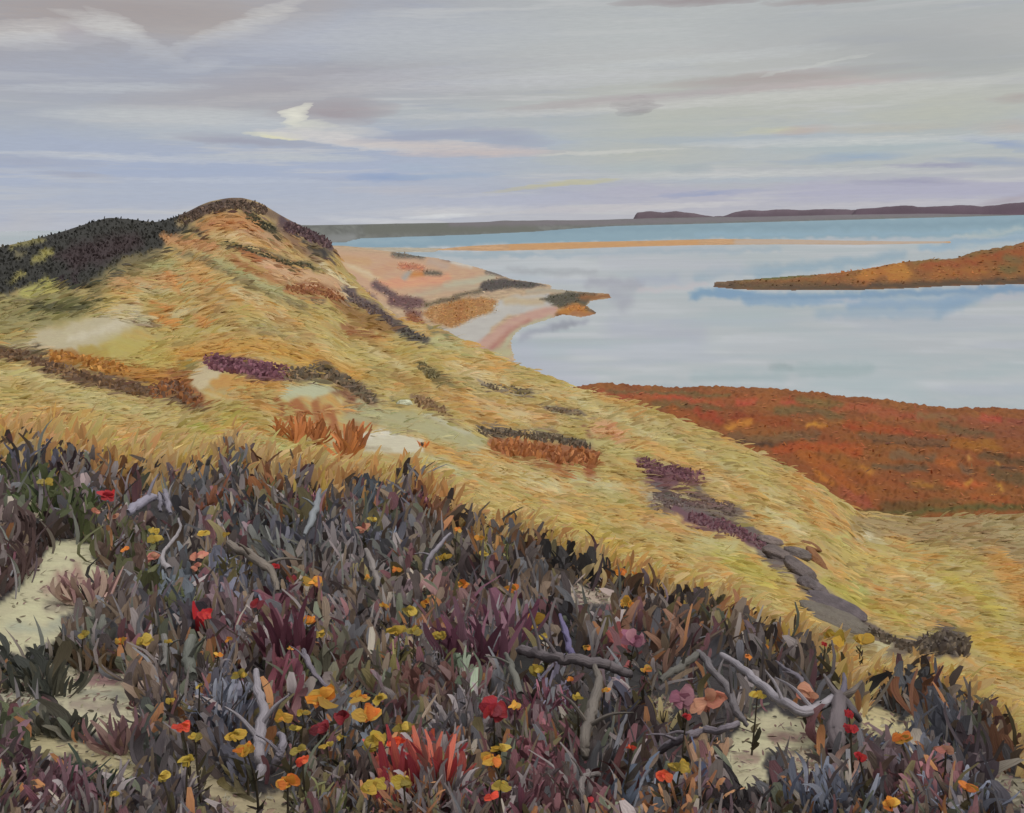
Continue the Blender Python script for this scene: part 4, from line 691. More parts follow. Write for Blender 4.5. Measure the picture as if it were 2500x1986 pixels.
# name, colour, points (x, y, half width, height over ground), label, side twigs
BR = [
 ('dead_branch', PALE, [(1768,1600,8,.30),(1810,1635,9,.30),(1860,1672,10,.27),(1905,1712,11,.22),(1960,1738,12,.2),(2010,1722,11,.2),(2050,1700,12,.2)], 'longest pale grey dead branch, dipping in a curve onto the mauve stump', 0),
 ('dead_branch', GREY, [(1708,1592,8,.34),(1735,1630,9,.32),(1765,1665,9,.3),(1788,1712,9,.28),(1806,1745,8,.25),(1822,1770,5,.2)], 'grey dead branch slanting steeply down to the pale sand by the salmon flower', 0),
 ('dead_branch', (138,128,136), [(1612,1832,8,.1),(1645,1812,9,.16),(1682,1795,9,.2),(1720,1784,9,.22),(1765,1784,8,.24),(1802,1766,8,.26)], 'knobbly lilac grey branch lying level, its tip on the pale sand', 0),
 ('dead_branch', OLG, [(1700,1600,9,.34),(1668,1622,9,.32),(1640,1640,8,.3),(1612,1662,7,.26)], 'short grey stub of branch leaning to the left beneath the grass edge', 0),
 ('dead_branch', (118,108,110), [(1262,1588,10,.26),(1300,1596,13,.28),(1345,1606,12,.3),(1400,1614,13,.3),(1450,1618,13,.3),(1500,1628,12,.28),(1548,1650,9,.24)], 'dark thick branch lying level across the middle of the heath', 1),
 ('dead_branch', (134,124,114), [(1448,1625,5,.3),(1462,1665,10,.27),(1448,1720,13,.25),(1440,1760,13,.22),(1428,1800,12,.2),(1426,1850,9,.12)], 'brown grey branch standing upright beneath the dark level branch', 0),
 ('dead_branch', (128,126,132), [(1530,1745,3,.25),(1515,1785,5,.23),(1502,1830,5,.2),(1488,1868,4,.1)], 'thin pale upright twig right of the brown grey upright branch', 0),
 ('dead_branch', (140,128,116), [(555,1325,5,.42),(600,1352,8,.4),(640,1378,8,.36),(668,1405,6,.3),(678,1442,4,.22)], 'arched pale branch beside the thin red leaf among tall blades', 0),
 ('dead_branch', (146,150,154), [(782,1195,3,.5),(770,1235,6,.44),(762,1270,6,.38),(740,1308,3,.3)], 'hooked pale grey twig hanging from the grass edge', 0),
 ('dead_branch', (150,140,134), [(892,1342,4,.34),(908,1378,6,.32),(918,1410,5,.28),(922,1442,3,.2)], 'small arched pale twig under the sand coloured leaves', 0),
 ('dead_branch', (156,148,156), [(1098,1303,2,.4),(1070,1335,4,.36),(1048,1362,4,.3),(1040,1392,3,.2)], 'slim pale twig rising to the right at the foot of the grass slope', 0),
 ('dead_branch', (168,160,166), [(626,1640,5,.28),(630,1690,7,.26),(645,1735,8,.24),(634,1790,10,.2),(636,1840,9,.14),(632,1900,8,.05)], 'tall wavy pale trunk standing between orange flowers', 0),
 ('dead_branch', (158,150,160), [(684,1790,5,.2),(690,1820,7,.18),(680,1850,7,.13),(660,1885,6,.04)], 'short curved pale twig right of the tall wavy pale trunk', 0),
 ('dead_branch', (172,164,166), [(436,1268,2,.5),(440,1292,2.5,.45),(420,1322,3,.4),(402,1345,3,.35),(398,1368,4,.3),(412,1392,6,.25)], 'thin white zigzag twig on the green moss', 0),
 ('dead_branch', (166,160,176), [(376,1212,6,.5),(345,1228,8,.46),(312,1252,6,.4)], 'stubby lavender grey branch below the orange grass tuft', 0),
 ('dead_branch', (150,144,156), [(388,1204,3,.5),(392,1226,4,.44),(390,1250,3,.35)], 'left one of two short lavender stems beneath the orange grass tuft', 0),
 ('dead_branch', (152,146,158), [(404,1200,4,.5),(409,1226,6,.44),(414,1256,3,.35)], 'right and thicker one of two short lavender stems beneath the orange grass', 0),
 ('dead_branch', (122,112,152), [(1368,1500,4,.3),(1378,1540,7,.28),(1392,1585,8,.26),(1404,1600,6,.25)], 'violet stem rising from the dark level branch', 0),
 ('dead_branch', (124,122,112), [(1236,1598,5,.28),(1252,1640,8,.26),(1272,1700,9,.2)], 'olive grey stem leaning under the left end of the dark level branch', 0),
 ('dead_branch', (130,122,132), [(1895,1615,2,.3),(1925,1640,6,.28),(1950,1655,6,.26),(1972,1690,4,.2)], 'short pointed twig above the longest pale branch', 0),
 ('dead_branch', (146,148,158), [(1590,1878,3,.2),(1568,1905,4,.16),(1560,1940,4,.12),(1540,1992,3,.06)], 'thin white twig at the bottom right of the dark red leaves', 0),
 ('dead_branch', (146,136,132), [(1460,1262+628,6,.1),(1425,1900,7,.14),(1420,1940,7,.1),(1424,1965,5,.05)], 'bent pale twig low in the heath above maroon leaves', 0),
 ('dead_branch', (142,132,142), [(740,1590,4,.24),(752,1618,5,.24),(772,1650,4,.22),(800,1680,3,.18)], 'thin white twig slanting above the large orange flower', 0),
 ('dead_branch', (140,136,130), [(398,1555,5,.22),(405,1590,6,.2),(402,1625,5,.16)], 'pale upright stick right of the round yellow flower', 0),
 ('dead_branch', (120,122,112), [(466,1560,8,.22),(462,1610,10,.2),(466,1652,8,.14)], 'greenish grey upright stick left of the maroon leaves', 0),
]
branch_px = []; LMK = {}
for k, (nm, c, pts, lab, fork) in enumerate(BR):
    if pts[0][0] < 1150: pts = [(x, y, w_*1.35, h) for x, y, w_, h in pts]
    P3 = [above(x, y, h) for x, y, w_, h in pts]
    wr = [w_*np.linalg.norm(p-np.array([0, 0, EYE_Z]))/F for (x, y, w_, h), p in zip(pts, P3)]
    path = crom(P3, 9); rad = crom(np.array(wr)[:, None]*np.ones(3), 9)[:, 0]
    path = path + (np.stack([fbm(np.arange(len(path))*.35, np.arange(len(path))*0+q, k+q*7) for q in range(3)], -1)-.5)*rad.mean()*1.3
    rad = np.maximum(rad, .003)
    o = tube_obj(nm, path-path[0], rad, alb(c), seed=k); o.location = path[0]
    tag(o, lab, 'branch', 'dead branches in the heath')
    # a broken side twig or two, and an end that runs down to the ground
    rs_ = random.Random(k)
    for q in range(1 if len(pts) < 5 else 2):
        i = rs_.randrange(len(path)//4, len(path)*3//4); d = np.array([rs_.uniform(-1, 1), rs_.uniform(-.4, .4), rs_.uniform(.1, .9)]); d /= np.linalg.norm(d)
        L_ = rad[i]*rs_.uniform(5, 10); pp = crom([path[i], path[i]+d*L_*.5+np.array([0, 0, .1*L_]), path[i]+d*L_], 5)-path[0]
        tube_obj('twig', pp, np.linspace(rad[i]*.5, rad[i]*.14, len(pp)), alb(c), o, seed=k+40+q, sides=6)
    branch_px.append([(x, y, w_) for x, y, w_, h in pts])
# the mauve stump the long branch grows from
st = empty('dead_shrub', above(2052, 1840, .02)); tag(st, 'stout mauve grey stump with branching top where the longest branch ends', 'dead shrub')
st_o = np.array(st.location)
def sub(name, pts, c, parent, seed):
    P3 = [above(x, y, h) for x, y, w_, h in pts]; wr = [w_*np.linalg.norm(p-np.array([0, 0, EYE_Z]))/F for (x, y, w_, h), p in zip(pts, P3)]
    path = crom(P3, 8); rad = crom(np.array(wr)[:, None]*np.ones(3), 8)[:, 0]
    tube_obj(name, path-st_o, rad, alb(c), parent, seed=seed)
    branch_px.append([(x, y, w_) for x, y, w_, h in pts])
sub('trunk', [(2052,1700,17,.22),(2046,1745,18,.18),(2040,1790,20,.12),(2042,1835,22,.03)], (122,110,112), st, 3)
sub('limb', [(2050,1705,9,.22),(2028,1675,6,.27),(2012,1648,3,.3)], (122,112,112), st, 4)
sub('limb', [(2056,1705,9,.22),(2062,1668,6,.28),(2060,1645,3,.3)], (126,118,132), st, 5)
sub('limb', [(2060,1705,9,.22),(2085,1684,6,.27),(2104,1664,3,.3)], (130,118,108), st, 6)
sub('limb', [(2060,1712,12,.2),(2082,1735,9,.18),(2100,1760,6,.12)], (118,108,110), st, 7)
# ------------------------------------------------------------------ boulders and pale hummocks
def boulder(px, py, rx, ry, c, label, name='boulder', cat='boulder', group=None, flat=.75, seed=0, rot=0, dark=None, ratio=1.0):
    p = hit1(px, py+ry*.5); w_ = np.linalg.norm(p-np.array([0, 0, EYE_Z])); a = rx*w_/F; b = ry*w_/F
    nu, nv = 36, 20; u = np.linspace(0, 2*math.pi, nu, endpoint=False); v = np.linspace(.02, math.pi-.02, nv)
    U, W = np.meshgrid(u, v); X = np.sin(W)*np.cos(U); Y = np.sin(W)*np.sin(U); Z = np.cos(W)
    nse = 1+.42*(fbm(X*1.4+seed, Y*1.4+Z*1.9+seed, seed, 4)-.5)+.10*(fbm(X*6+seed, Y*6+Z*5, seed+9, 2)-.5)
    az_ = math.atan2(p[0], p[1])
    V = np.stack([X*a*nse, Y*a*ratio*.9*nse, Z*b*1.25*flat*nse], -1).reshape(-1, 3)
    V = V @ (rotz(-az_) @ np.array([[math.cos(rot), 0, math.sin(rot)], [0, 1, 0], [-math.sin(rot), 0, math.cos(rot)]])).T
    i = np.arange(nu*nv).reshape(nv, nu); Q = np.stack([i[:-1], i[1:], np.roll(i[1:], -1, 1), np.roll(i[:-1], -1, 1)], -1).reshape(-1, 4)
    V = np.vstack([V, V[i[0]].mean(0), V[i[-1]].mean(0)]); 
    col = np.broadcast_to(np.array(c, float), (len(V), 3)).copy()
    k = sstep(fbm(V[:, 0]/a*2+seed, V[:, 2]/b*2+V[:, 1]/a, seed+2), .5, .62)[:, None]
    col = col*(1-k*.7)+np.array(dark or tuple(q*.8 for q in c))*k*.7
    me = bpy.data.meshes.new(name)
    tri = [(int(i[0, k]), int(i[0, (k+1) % nu]), nu*nv) for k in range(nu)]+[(int(i[-1, (k+1) % nu]), int(i[-1, k]), nu*nv+1) for k in range(nu)]
    me.from_pydata(V.tolist(), [], Q.tolist()+tri); me.update()
    for f in me.polygons: f.use_smooth = True
    c4 = np.ones((len(V), 4), np.float32); c4[:, :3] = alb(col, 1.6)
    me.color_attributes.new('Col', 'FLOAT_COLOR', 'POINT').data.foreach_set('color', c4.ravel())
    o = put(name, me, M_ROCK); o.location = (p[0], p[1], p[2]+b*.35); tag(o, label, cat, group)
    return o
ROCKS = [
 (987,985,17,11,(196,198,168),'small round whitish stone beside the brown bush on the slope',None,None,0),
 (1880,1318,26,17,(124,110,104),'uppermost grey rock of the chain running down the slope','grey rocks strung down the slope',None,.2),
 (1900,1352,34,24,(110,98,94),'rounded grey brown rock, second from the top of the rock chain','grey rocks strung down the slope',None,.3),
 (1948,1348,28,22,(114,104,100),'small grey rock edged by dark twigs beside the rounded grey brown rock','grey rocks strung down the slope',None,.2),
 (1955,1390,40,25,(104,94,92),'broad grey rock in the middle of the rock chain, left of the brown rocks','grey rocks strung down the slope',None,.6),
 (1985,1432,33,26,(106,96,96),'grey rock midway down the chain, directly below the broad grey rock','grey rocks strung down the slope',None,.5),
 (2040,1478,62,24,(104,94,96),'long slanting grey rock above the large oval rock','grey rocks strung down the slope',None,.35),
 (2036,1506,66,24,(108,100,90),'large oval grey rock at the foot of the rock chain','grey rocks strung down the slope',(96,88,78),.3),
 (2088,1500,22,18,(132,124,126),'small light grey rock at the right tip of the large oval rock','grey rocks strung down the slope',None,.2),
 (1980,1332,22,13,(126,88,58),'smaller upper one of the two brown rocks beside the grey rock chain','brown rocks',None,.4),
 (1994,1366,32,17,(132,92,62),'larger lower one of the two brown rocks beside the grey rock chain','brown rocks',(106,72,50),.9),
]
rock_px = []
for k, (x, y, rx, ry, c, lab, gr, dk, rot) in enumerate(ROCKS):
    boulder(x, y, rx*1.18, ry*1.0, c, lab, group=gr, seed=k+1, rot=rot, dark=dk, ratio=.8, flat=.75 if k == 0 else .5); rock_px.append((x, y, rx, ry))
# ------------------------------------------------------------------ blossoms: type, x, y, radius in the picture, height over ground
FL = []
for s in """O 296 1565 15|Y 347 1566 22|Y 411 1565 10|O 557 1562 9|O 532 1600 9|Y 584 1645 20|V 445 1774 17|Y 477 1799 15|Y 575 1793 24|O 602 1828 24|Y 458 1857 20|Y 395 1898 20|O 692 1752 18|O 702 1910 26|Y 416 1712 12|Y 487 1674 9|Y 203 1550 13|Y 276 1938 11|O 748 1516 18|Y 778 1548 15|O 710 1582 7|O 786 1702 32|O 880 1700 21|Y 926 1708 22|O 897 1744 24|Y 738 1740 16|Y 723 1779 16|D 779 1778 22|D 837 1752 24|Y 798 1820 15|Y 832 1800 13|Y 912 1814 34|Y 984 1776 22|V 970 1812 20|V 739 1856 16|Y 728 1832 17|Y 908 1918 27|Y 985 1910 26|O 1205 1858 24|Y 1222 1826 20|O 1258 1722 16|D 1205 1735 34|V 1201 1944 14|Y 1222 1918 22|Y 970 1538 24|Y 1012 1540 17|Y 1075 1552 20|O 1090 1526 9|O 1300 1517 25|Y 1328 1552 12|O 1432 1581 13|O 1577 1636 11|O 1392 1658 9|O 1476 1684 11|Y 1408 1702 13|R 1676 1750 12|V 1541 1825 10|V 1622 1893 16|R 1440 1952 9|Y 1661 1870 26|Y 1307 1636 22|Y 2034 1556 24|Y 2105 1560 24|R 2014 1573 8|O 2201 1800 20|R 2099 1848 15|R 2072 1742 13|R 2078 1778 16|S 2308 1828 15|O 2173 1964 20|O 2358 1920 15|O 1826 1604 9|S 1978 1695 24|Y 1849 1697 18|R 260 1209 20|S 234 1248 10|S 276 1264 9|Y 112 1178 16|Y 377 1297 13|Y 380 1316 17|O 304 1341 10|Y 497 1304 14|Y 552 1304 11|S 372 1362 17|S 480 1358 17|S 478 1384 12|R 500 1500 20|D 627 1474 16|R 672 1384 12|Y 612 1375 9|O 1116 1293 9|O 1131 1425 15|O 1249 1437 16|O 765 1420 18|O 970 1391 12|Y 1085 1360 17|Y 908 1268 13|Y 1000 1490 22|O 937 1478 10|O 1038 1472 11|O 895 1410 8|S 885 1290 15|D 712 1412 12|O 1512 1400 13|O 1550 1402 7|O 1532 1470 17|Y 620 1300 0|S 1725 1712 36|M 1665 1705 34|M 1550 1560 34|O 1520 1478 9|Y 640 1560 0|O 1690 1500 0|O 2410 1300 0|O 1870 1580 7|O 2280 1545 0|Y 1180 1352 14|O 1172 1315 12|Y 816 1548 0""".split('|'):
    a, x, y, r = s.split(); 
    if float(r) > 0: FL.append((a, float(x), float(y), float(r)))
FCOL = {'O': [(236,146,36),(240,164,52),(222,124,40),(176,136,44)], 'Y': [(176,150,50),(196,166,62),(148,130,54),(188,150,44)], 'R': [(204,44,44),(180,40,50)], 'D': [(140,38,48),(122,40,50),(160,44,52)], 'V': [(240,92,44),(224,72,46)], 'S': [(190,120,96),(178,108,92),(196,140,110)], 'M': [(164,104,120),(150,92,112),(176,124,134)]}
FNAME = {'O': 'bright orange', 'Y': 'ochre yellow', 'R': 'scarlet', 'D': 'dark crimson', 'V': 'vermilion', 'S': 'salmon pink', 'M': 'mauve pink'}
# ------------------------------------------------------------------ how labels tell look-alikes apart
LAND = [((1900,1700),'the longest pale branch'),((2050,1770),'the mauve stump'),((1780,1690),'the steep grey branch'),((1700,1790),'the knobbly lilac branch'),((1400,1610),'the dark level branch'),((1445,1760),'the brown grey upright branch'),
 ((636,1770),'the tall wavy pale trunk'),((1020,1860),'the big red bush'),((180,1430),'the largest pale sand patch'),((240,1710),'the sand patch in the low left'),((200,1830),'the long thin sand patch'),((600,1900),'the sand patch at the bottom edge'),
 ((1880,1820),'the sand patch on the right'),((2170,1755),'the small sand patch near the stump'),((410,1330),'the white zigzag twig'),((620,1370),'the arched pale branch'),((765,1250),'the hooked grey twig'),((910,1395),'the small arched twig'),
 ((1065,1345),'the slim twig by the grass'),((345,1230),'the lavender branch stub'),((1445,1455),'the pinkish sand streak'),((2036,1506),'the large oval rock'),((1385,1550),'the violet stem'),((2320,1570),'the dark bush on the slope'),
 ((1205,1735),'the big crimson leaves'),((786,1702),'the largest orange flower'),((560,1780),'the slate blue clump'),((1650,1640),'the short grey branch stub'),((1510,1810),'the thin pale upright twig'),((2440,1930),'the grey sand in the corner'),
 ((1665,1705),'the mauve pink flower'),((120,1200),'the green fern'),((690,1840),'the short curved twig'),((2200,1800),'the orange flower right of the stump'),((1566,1930),'the thin white twig'),((1300,1517),'the orange flower above the dark branch')]
used = set()
def where(px, py, desc, skip=45):
    c = sorted(((math.hypot(px-x, py-y), x, y, n) for (x, y), n in LAND), key=lambda q: q[0])
    c = [q for q in c if q[0] > skip]
    for rank, pre in ((0, ''), (1, 'farther'), (2, 'still farther')):
        for dist, x, y, n in c[:5 if rank == 0 else 3]:
            dx, dy = px-x, py-y; v = 'above' if dy < 0 else 'below'; h = 'left' if dx < 0 else 'right'
            if abs(dx) > 2.2*abs(dy): d = h+' of'
            elif abs(dy) > 2.2*abs(dx): d = v
            else: d = v+' and '+h+' of'
            near = 'close ' if dist < 95 else ('' if dist < 190 else 'well ')
            s = f"{desc} {near}{(pre+' ') if pre else ''}{d} {n}".replace('  ', ' ')
            if s not in used and len(s.split()) <= 16: used.add(s); return s
    s = desc; used.add(s); return s
def side_of(root, spread=.7):
    """blades turn mostly across the line of sight, each by its own angle"""
    n = len(root); a = np.arctan2(root[:, 0], root[:, 1]) + RNG.uniform(-spread, spread, n)
    return np.stack([np.cos(a), -np.sin(a), np.zeros(n)], -1)
def facing(d, root, up=.7, spread=.45):
    az_ = np.arctan2(root[:, 0], root[:, 1]); n = np.stack([-np.sin(az_)*(1-up), -np.cos(az_)*(1-up), np.full(len(d), up)], -1)+RNG.normal(0, spread, d.shape)
    return unit(np.cross(d, n))
def unit(v): return v/(np.linalg.norm(v, axis=-1, keepdims=True)+1e-9)
PET = [.5, 1, .9, .35]
kept = []
for a, x, y, r in sorted(FL, key=lambda q: q[2]):
    h = RNG.uniform(.2, .34) if y > 1330 else RNG.uniform(.3, .45)
    c = above(x, y, h); w_ = np.linalg.norm(c-np.array([0, 0, EYE_Z])); R = r*w_/F*(1.0 if a == 'Y' else 1.18)
    g = np.array([c[0]+RNG.uniform(-.04, .04), c[1]+RNG.uniform(-.02, .05), 0]); g[2] = ground(g[0], g[1])-.01
    red = a in 'DM'
    size = 'large' if r > 23 else ('small' if r < 11.5 else 'middling')
    root = empty('heath_flower' if not red else 'red_leaf_plant', g)
    kind = {'D': 'leaf cluster', 'M': 'leaf cluster', 'S': 'blossom'}.get(a, 'flower')
    tag(root, where(x, y, f'{size} {FNAME[a]} {kind}'), 'flower' if kind != 'leaf cluster' else 'plant', {'O': 'orange flowers in the heath', 'Y': 'ochre yellow flowers in the heath', 'R': 'scarlet flowers in the heath', 'D': 'crimson leaf clusters', 'V': 'vermilion flowers', 'S': 'salmon blossoms', 'M': 'mauve pink leaf clusters'}[a])
    path = crom([g, g*.5+c*.5+np.array([RNG.uniform(-.02, .02), 0, .02]), c-np.array([0, 0, R*.2])], 5)-g
    tube_obj('stem', path, np.linspace(.006, .0035, len(path)), alb((96,84,66)), root, seed=3, mat=M_WOOD, sides=5)
    # petals: broad dabs fanned around the head
    n = max(4, int(4+r/6)); ang = RNG.uniform(-.7, .9)+np.where(np.arange(n) % 2 == 0, 0, math.pi)+RNG.normal(0, .5, n)
    az_ = math.atan2(c[0], c[1]); rt = np.array([math.cos(az_), -math.sin(az_), 0]); upv = np.array([.25*math.sin(az_)*-1, -.25*math.cos(az_), .95])
    fl = {'Y': .75, 'O': .8, 'S': .9}.get(a, 1.0)
    rr0 = RNG.uniform(-.25, .1, n)[:, None]*R; rr1 = RNG.uniform(.5, 1.18, n)[:, None]*R
    dirs = np.cos(ang)[:, None]*rt*1.05+np.sin(ang)[:, None]*upv*fl + RNG.normal(0, .25, (n, 3))*np.array([.3, 1, .3])
    if a in 'DRM': dirs = unit(dirs)*.8; 
    rootp = c+dirs*rr0; tip = c+dirs*rr1
    perp = unit(np.cross(dirs, np.array([math.sin(az_), math.cos(az_), -.45])))+RNG.normal(0, .25, (n, 3))
    cols = alb(np.array([FCOL[a][RNG.integers(len(FCOL[a]))] for _ in range(n)], float)*RNG.uniform(.88, 1.08, (n, 1)), 1.7)
    B = blades(rootp-g, tip-g, R*RNG.uniform(.6, .95, n), perp, cols, bend=RNG.normal(0, .12, (n, 3))*R, prof=PET, tipcol=cols*RNG.uniform(.8, 1.15, (n, 1)))
    put('petals' if kind != 'leaf cluster' else 'leaves', mesh_np('petals', *B), M_PETAL, root)
    m = 7; t0 = RNG.uniform(.05, .6, m)[:, None]; rp = (g*(1-t0)+c*t0)
    dd = unit(np.stack([RNG.normal(0, .7, m), RNG.normal(0, .4, m), RNG.uniform(.3, 1, m)], -1)); L_ = RNG.uniform(.05, .11, m)[:, None]
    lc = alb(np.array([((98,88,60),(84,76,70),(110,98,66),(78,74,56),(110,96,92))[RNG.integers(5)] for _ in range(m)], float))
    put('foliage', mesh_np('foliage', *blades(rp-g, rp+dd*L_-g, RNG.uniform(.016, .034, m), side_of(rp), lc, bend=RNG.normal(0, .012, (m, 3)))), M_LEAF, root)
    kept.append((x, y, r))
# ------------------------------------------------------------------ foreground leaf colours
PALC = np.array([(102,94,96),(112,104,102),(74,66,66),(64,56,58),(96,98,106),(84,84,92),(96,82,72),(108,92,76),(138,130,134),(98,64,72),(112,78,84),(102,94,64),(146,98,62),(92,98,84),(124,110,98),(150,142,134),(118,102,112),(84,70,62)], float)
PALW = np.array([.10,.06,.15,.11,.08,.07,.12,.08,.03,.03,.02,.02,.012,.02,.05,.012,.04,.05]); PALW /= PALW.sum()
FG = [  # area, colour, share of the leaves there that take it
 (S([(60,1180),(150,1230),(200,1260)],45,(70,78,46)),.75),(S([(260,1310),(330,1330),(340,1400),(420,1440)],40,(80,82,52)),.7),(S([(500,1370),(600,1400)],34,(88,80,50)),.6),(S([(250,1360),(330,1370)],20,(84,66,58)),.8),
 (S([(20,1240),(60,1300),(70,1380)],55,(92,78,76)),.6),(S([(60,1310),(110,1300),(70,1400),(20,1420)],34,(60,44,42)),.8),(S([(150,1310),(180,1310)],20,(60,48,44)),.9),(S([(130,1140),(170,1150)],20,(64,50,54)),.8),(S([(60,1130),(110,1120)],30,(84,84,98)),.6),
 (S([(190,1180),(210,1220)],28,(128,112,112)),.6),(S([(300,1270),(370,1280)],28,(112,90,88)),.6),(S([(480,1080),(500,1200)],26,(98,100,104)),.5),(S([(510,1230),(560,1250)],24,(96,56,36)),.75),(S([(580,1250),(620,1270)],30,(62,64,68)),.8),
 (S([(270,1150),(290,1180)],30,(138,96,62)),.6),(S([(640,1100),(650,1180)],26,(140,88,52)),.75),(S([(560,1120),(590,1160)],22,(92,92,96)),.6),(S([(780,1200),(800,1240)],22,(134,84,48)),.7),(S([(900,1230),(920,1180)],22,(80,88,96)),.8),(S([(1020,1220),(1060,1250)],28,(112,70,46)),.75),(S([(1090,1260),(1080,1330)],20,(134,92,62)),.7),(S([(700,1290),(720,1330)],24,(84,84,74)),.6),
 (S([(420,1400),(440,1480)],40,(92,100,108)),.6),(S([(380,1500),(460,1520)],22,(78,72,80)),.7),(S([(560,1420),(640,1440)],50,(92,94,108)),.45),(S([(520,1490),(560,1540)],40,(110,90,96)),.5),(S([(680,1470),(710,1560),(720,1620)],26,(96,52,64)),.7),(S([(560,1560),(600,1600)],22,(96,56,64)),.7),(S([(690,1640),(700,1680)],18,(104,56,66)),.8),
 (S([(660,1320),(900,1340)],60,(104,106,102)),.45),(S([(700,1300),(960,1300)],40,(84,84,94)),.4),(S([(830,1310),(860,1380)],26,(146,134,134)),.6),(S([(1060,1420),(1140,1470)],34,(130,98,96)),.6),(S([(1150,1400),(1160,1330)],36,(72,62,62)),.6),(S([(1080,1350),(1130,1330)],24,(78,74,54)),.6),
 (S([(1180,1320),(1200,1360)],26,(140,94,54)),.65),(S([(1270,1350),(1300,1330)],22,(108,74,50)),.8),(S([(1360,1370),(1480,1400)],30,(62,60,60)),.85),(S([(1520,1420),(1560,1450)],32,(138,98,66)),.7),(S([(1550,1530),(1640,1540)],36,(132,96,76)),.6),(S([(1290,1440),(1330,1450)],30,(126,106,88)),.6),
 (S([(1390,1440),(1480,1450)],20,(166,148,140)),.7),(S([(1000,1540),(1010,1600)],24,(90,58,62)),.5),(S([(1060,1540),(1100,1580)],26,(176,124,96)),.5),(S([(1130,1480),(1140,1600)],32,(116,82,92)),.55),(S([(1220,1500),(1230,1560)],30,(110,70,86)),.6),(S([(1140,1450),(1180,1480)],24,(120,88,92)),.5),
 (S([(840,1590),(860,1640)],34,(86,54,50)),.8),(S([(800,1600),(810,1640)],16,(124,86,76)),.8),(S([(750,1600),(900,1640)],60,(88,86,70)),.35),(S([(970,1620),(1080,1610)],22,(112,104,62)),.65),(S([(1090,1600),(1110,1640)],26,(108,124,102)),.7),(S([(1160,1650),(1165,1710)],18,(120,132,112)),.7),(S([(1010,1680),(1100,1680)],24,(100,66,60)),.7),(S([(1070,1700),(1110,1760)],30,(96,74,72)),.5),
 (S([(560,1700),(570,1780),(600,1850)],50,(92,92,104)),.75),(S([(860,1740),(880,1840),(960,1900)],44,(96,104,114)),.65),(S([(1050,1760),(1120,1780)],40,(96,92,98)),.4),(S([(940,1800),(1000,1860)],24,(170,92,80)),.3),
 (S([(330,1800),(370,1830)],36,(66,70,66)),.85),(S([(450,1840),(470,1860)],46,(94,88,90)),.8),(S([(350,1950),(470,1960)],34,(84,78,84)),.7),(S([(340,1850),(380,1860)],24,(84,78,82)),.8),(S([(370,1720),(400,1740)],26,(72,66,68)),.85),(S([(400,1600),(390,1680)],36,(122,106,96)),.6),(S([(240,1530),(250,1600)],24,(104,106,98)),.7),
 (S([(30,1620),(90,1610),(110,1680)],40,(58,62,56)),.85),(S([(150,1600),(170,1620)],34,(66,60,44)),.85),(S([(120,1730),(170,1780)],24,(84,82,72)),.8),(S([(20,1780),(60,1850)],40,(74,80,58)),.7),(S([(30,1880),(60,1960),(200,1980)],40,(100,72,80)),.7),(S([(180,1860),(240,1920)],42,(52,62,52)),.85),(S([(200,1650),(270,1650)],20,(150,112,112)),.7),(S([(270,1780),(290,1800)],26,(124,90,94)),.8),(S([(150,1400),(240,1420),(250,1450)],26,(160,122,112)),.6),(S([(120,1490),(200,1480)],26,(140,130,122)),.5),
 (S([(1380,1750),(1390,1800)],26,(80,78,64)),.7),(S([(1310,1700),(1370,1730)],30,(134,128,150)),.5),(S([(1240,1780),(1300,1800)],34,(104,84,88)),.5),(S([(1280,1850),(1400,1850)],34,(134,82,90)),.55),(S([(1200,1960),(1400,1960),(1500,1970)],36,(96,62,66)),.7),(S([(1480,1900),(1520,1900)],28,(84,44,44)),.8),(S([(1540,1940),(1600,1900)],30,(92,104,122)),.6),(S([(1580,1980),(1640,1970)],30,(110,120,132)),.6),
 (S([(1560,1720),(1600,1780)],36,(66,54,56)),.8),(S([(1500,1700),(1490,1740)],26,(88,88,104)),.5),(S([(1700,1760),(1780,1740)],24,(98,90,92)),.6),(S([(1830,1760),(1700,1820)],24,(110,100,88)),.5),(S([(1680,1880),(1730,1870)],26,(160,124,96)),.5),(S([(1690,1960),(1740,1960)],40,(112,90,98)),.5),(S([(1820,1950),(1800,1970)],50,(46,42,44)),.85),(S([(1660,1900),(1700,1890)],22,(84,94,120)),.6),
 (S([(1640,1700),(1660,1740)],24,(156,108,122)),.4),(S([(1880,1640),(1850,1740)],40,(96,86,78)),.5),(S([(1840,1600),(1860,1640)],30,(72,66,66)),.6),(S([(1620,1560),(1640,1620)],24,(92,66,54)),.6),(S([(1500,1560),(1520,1600)],20,(120,60,58)),.6),
 (S([(2140,1660),(2220,1680)],34,(66,68,72)),.85),(S([(2240,1720),(2260,1760)],24,(102,64,44)),.8),(S([(2280,1700),(2320,1760)],40,(80,82,90)),.75),(S([(2250,1800),(2320,1840)],44,(62,64,72)),.85),(S([(2140,1820),(2180,1900)],40,(102,82,84)),.7),(S([(2440,1800),(2450,1860)],26,(90,58,40)),.8),(S([(2200,1930),(2320,1940)],34,(136,92,96)),.6),(S([(2070,1890),(2100,1930)],30,(150,118,104)),.6),(S([(2140,1780),(2160,1790)],30,(92,100,122)),.5),
 (S([(2380,1820),(2400,1900)],26,(70,60,66)),.7),(S([(2300,1970),(2480,1980)],30,(100,98,106)),.6),(S([(2100,1950),(2130,1960)],24,(70,60,60)),.7),(S([(1980,1960),(2040,1980)],34,(90,98,118)),.5),(S([(1960,1900),(2000,1950)],30,(114,90,92)),.6),
]
PALC = PALC*np.array([1.04, 1.03, .99])
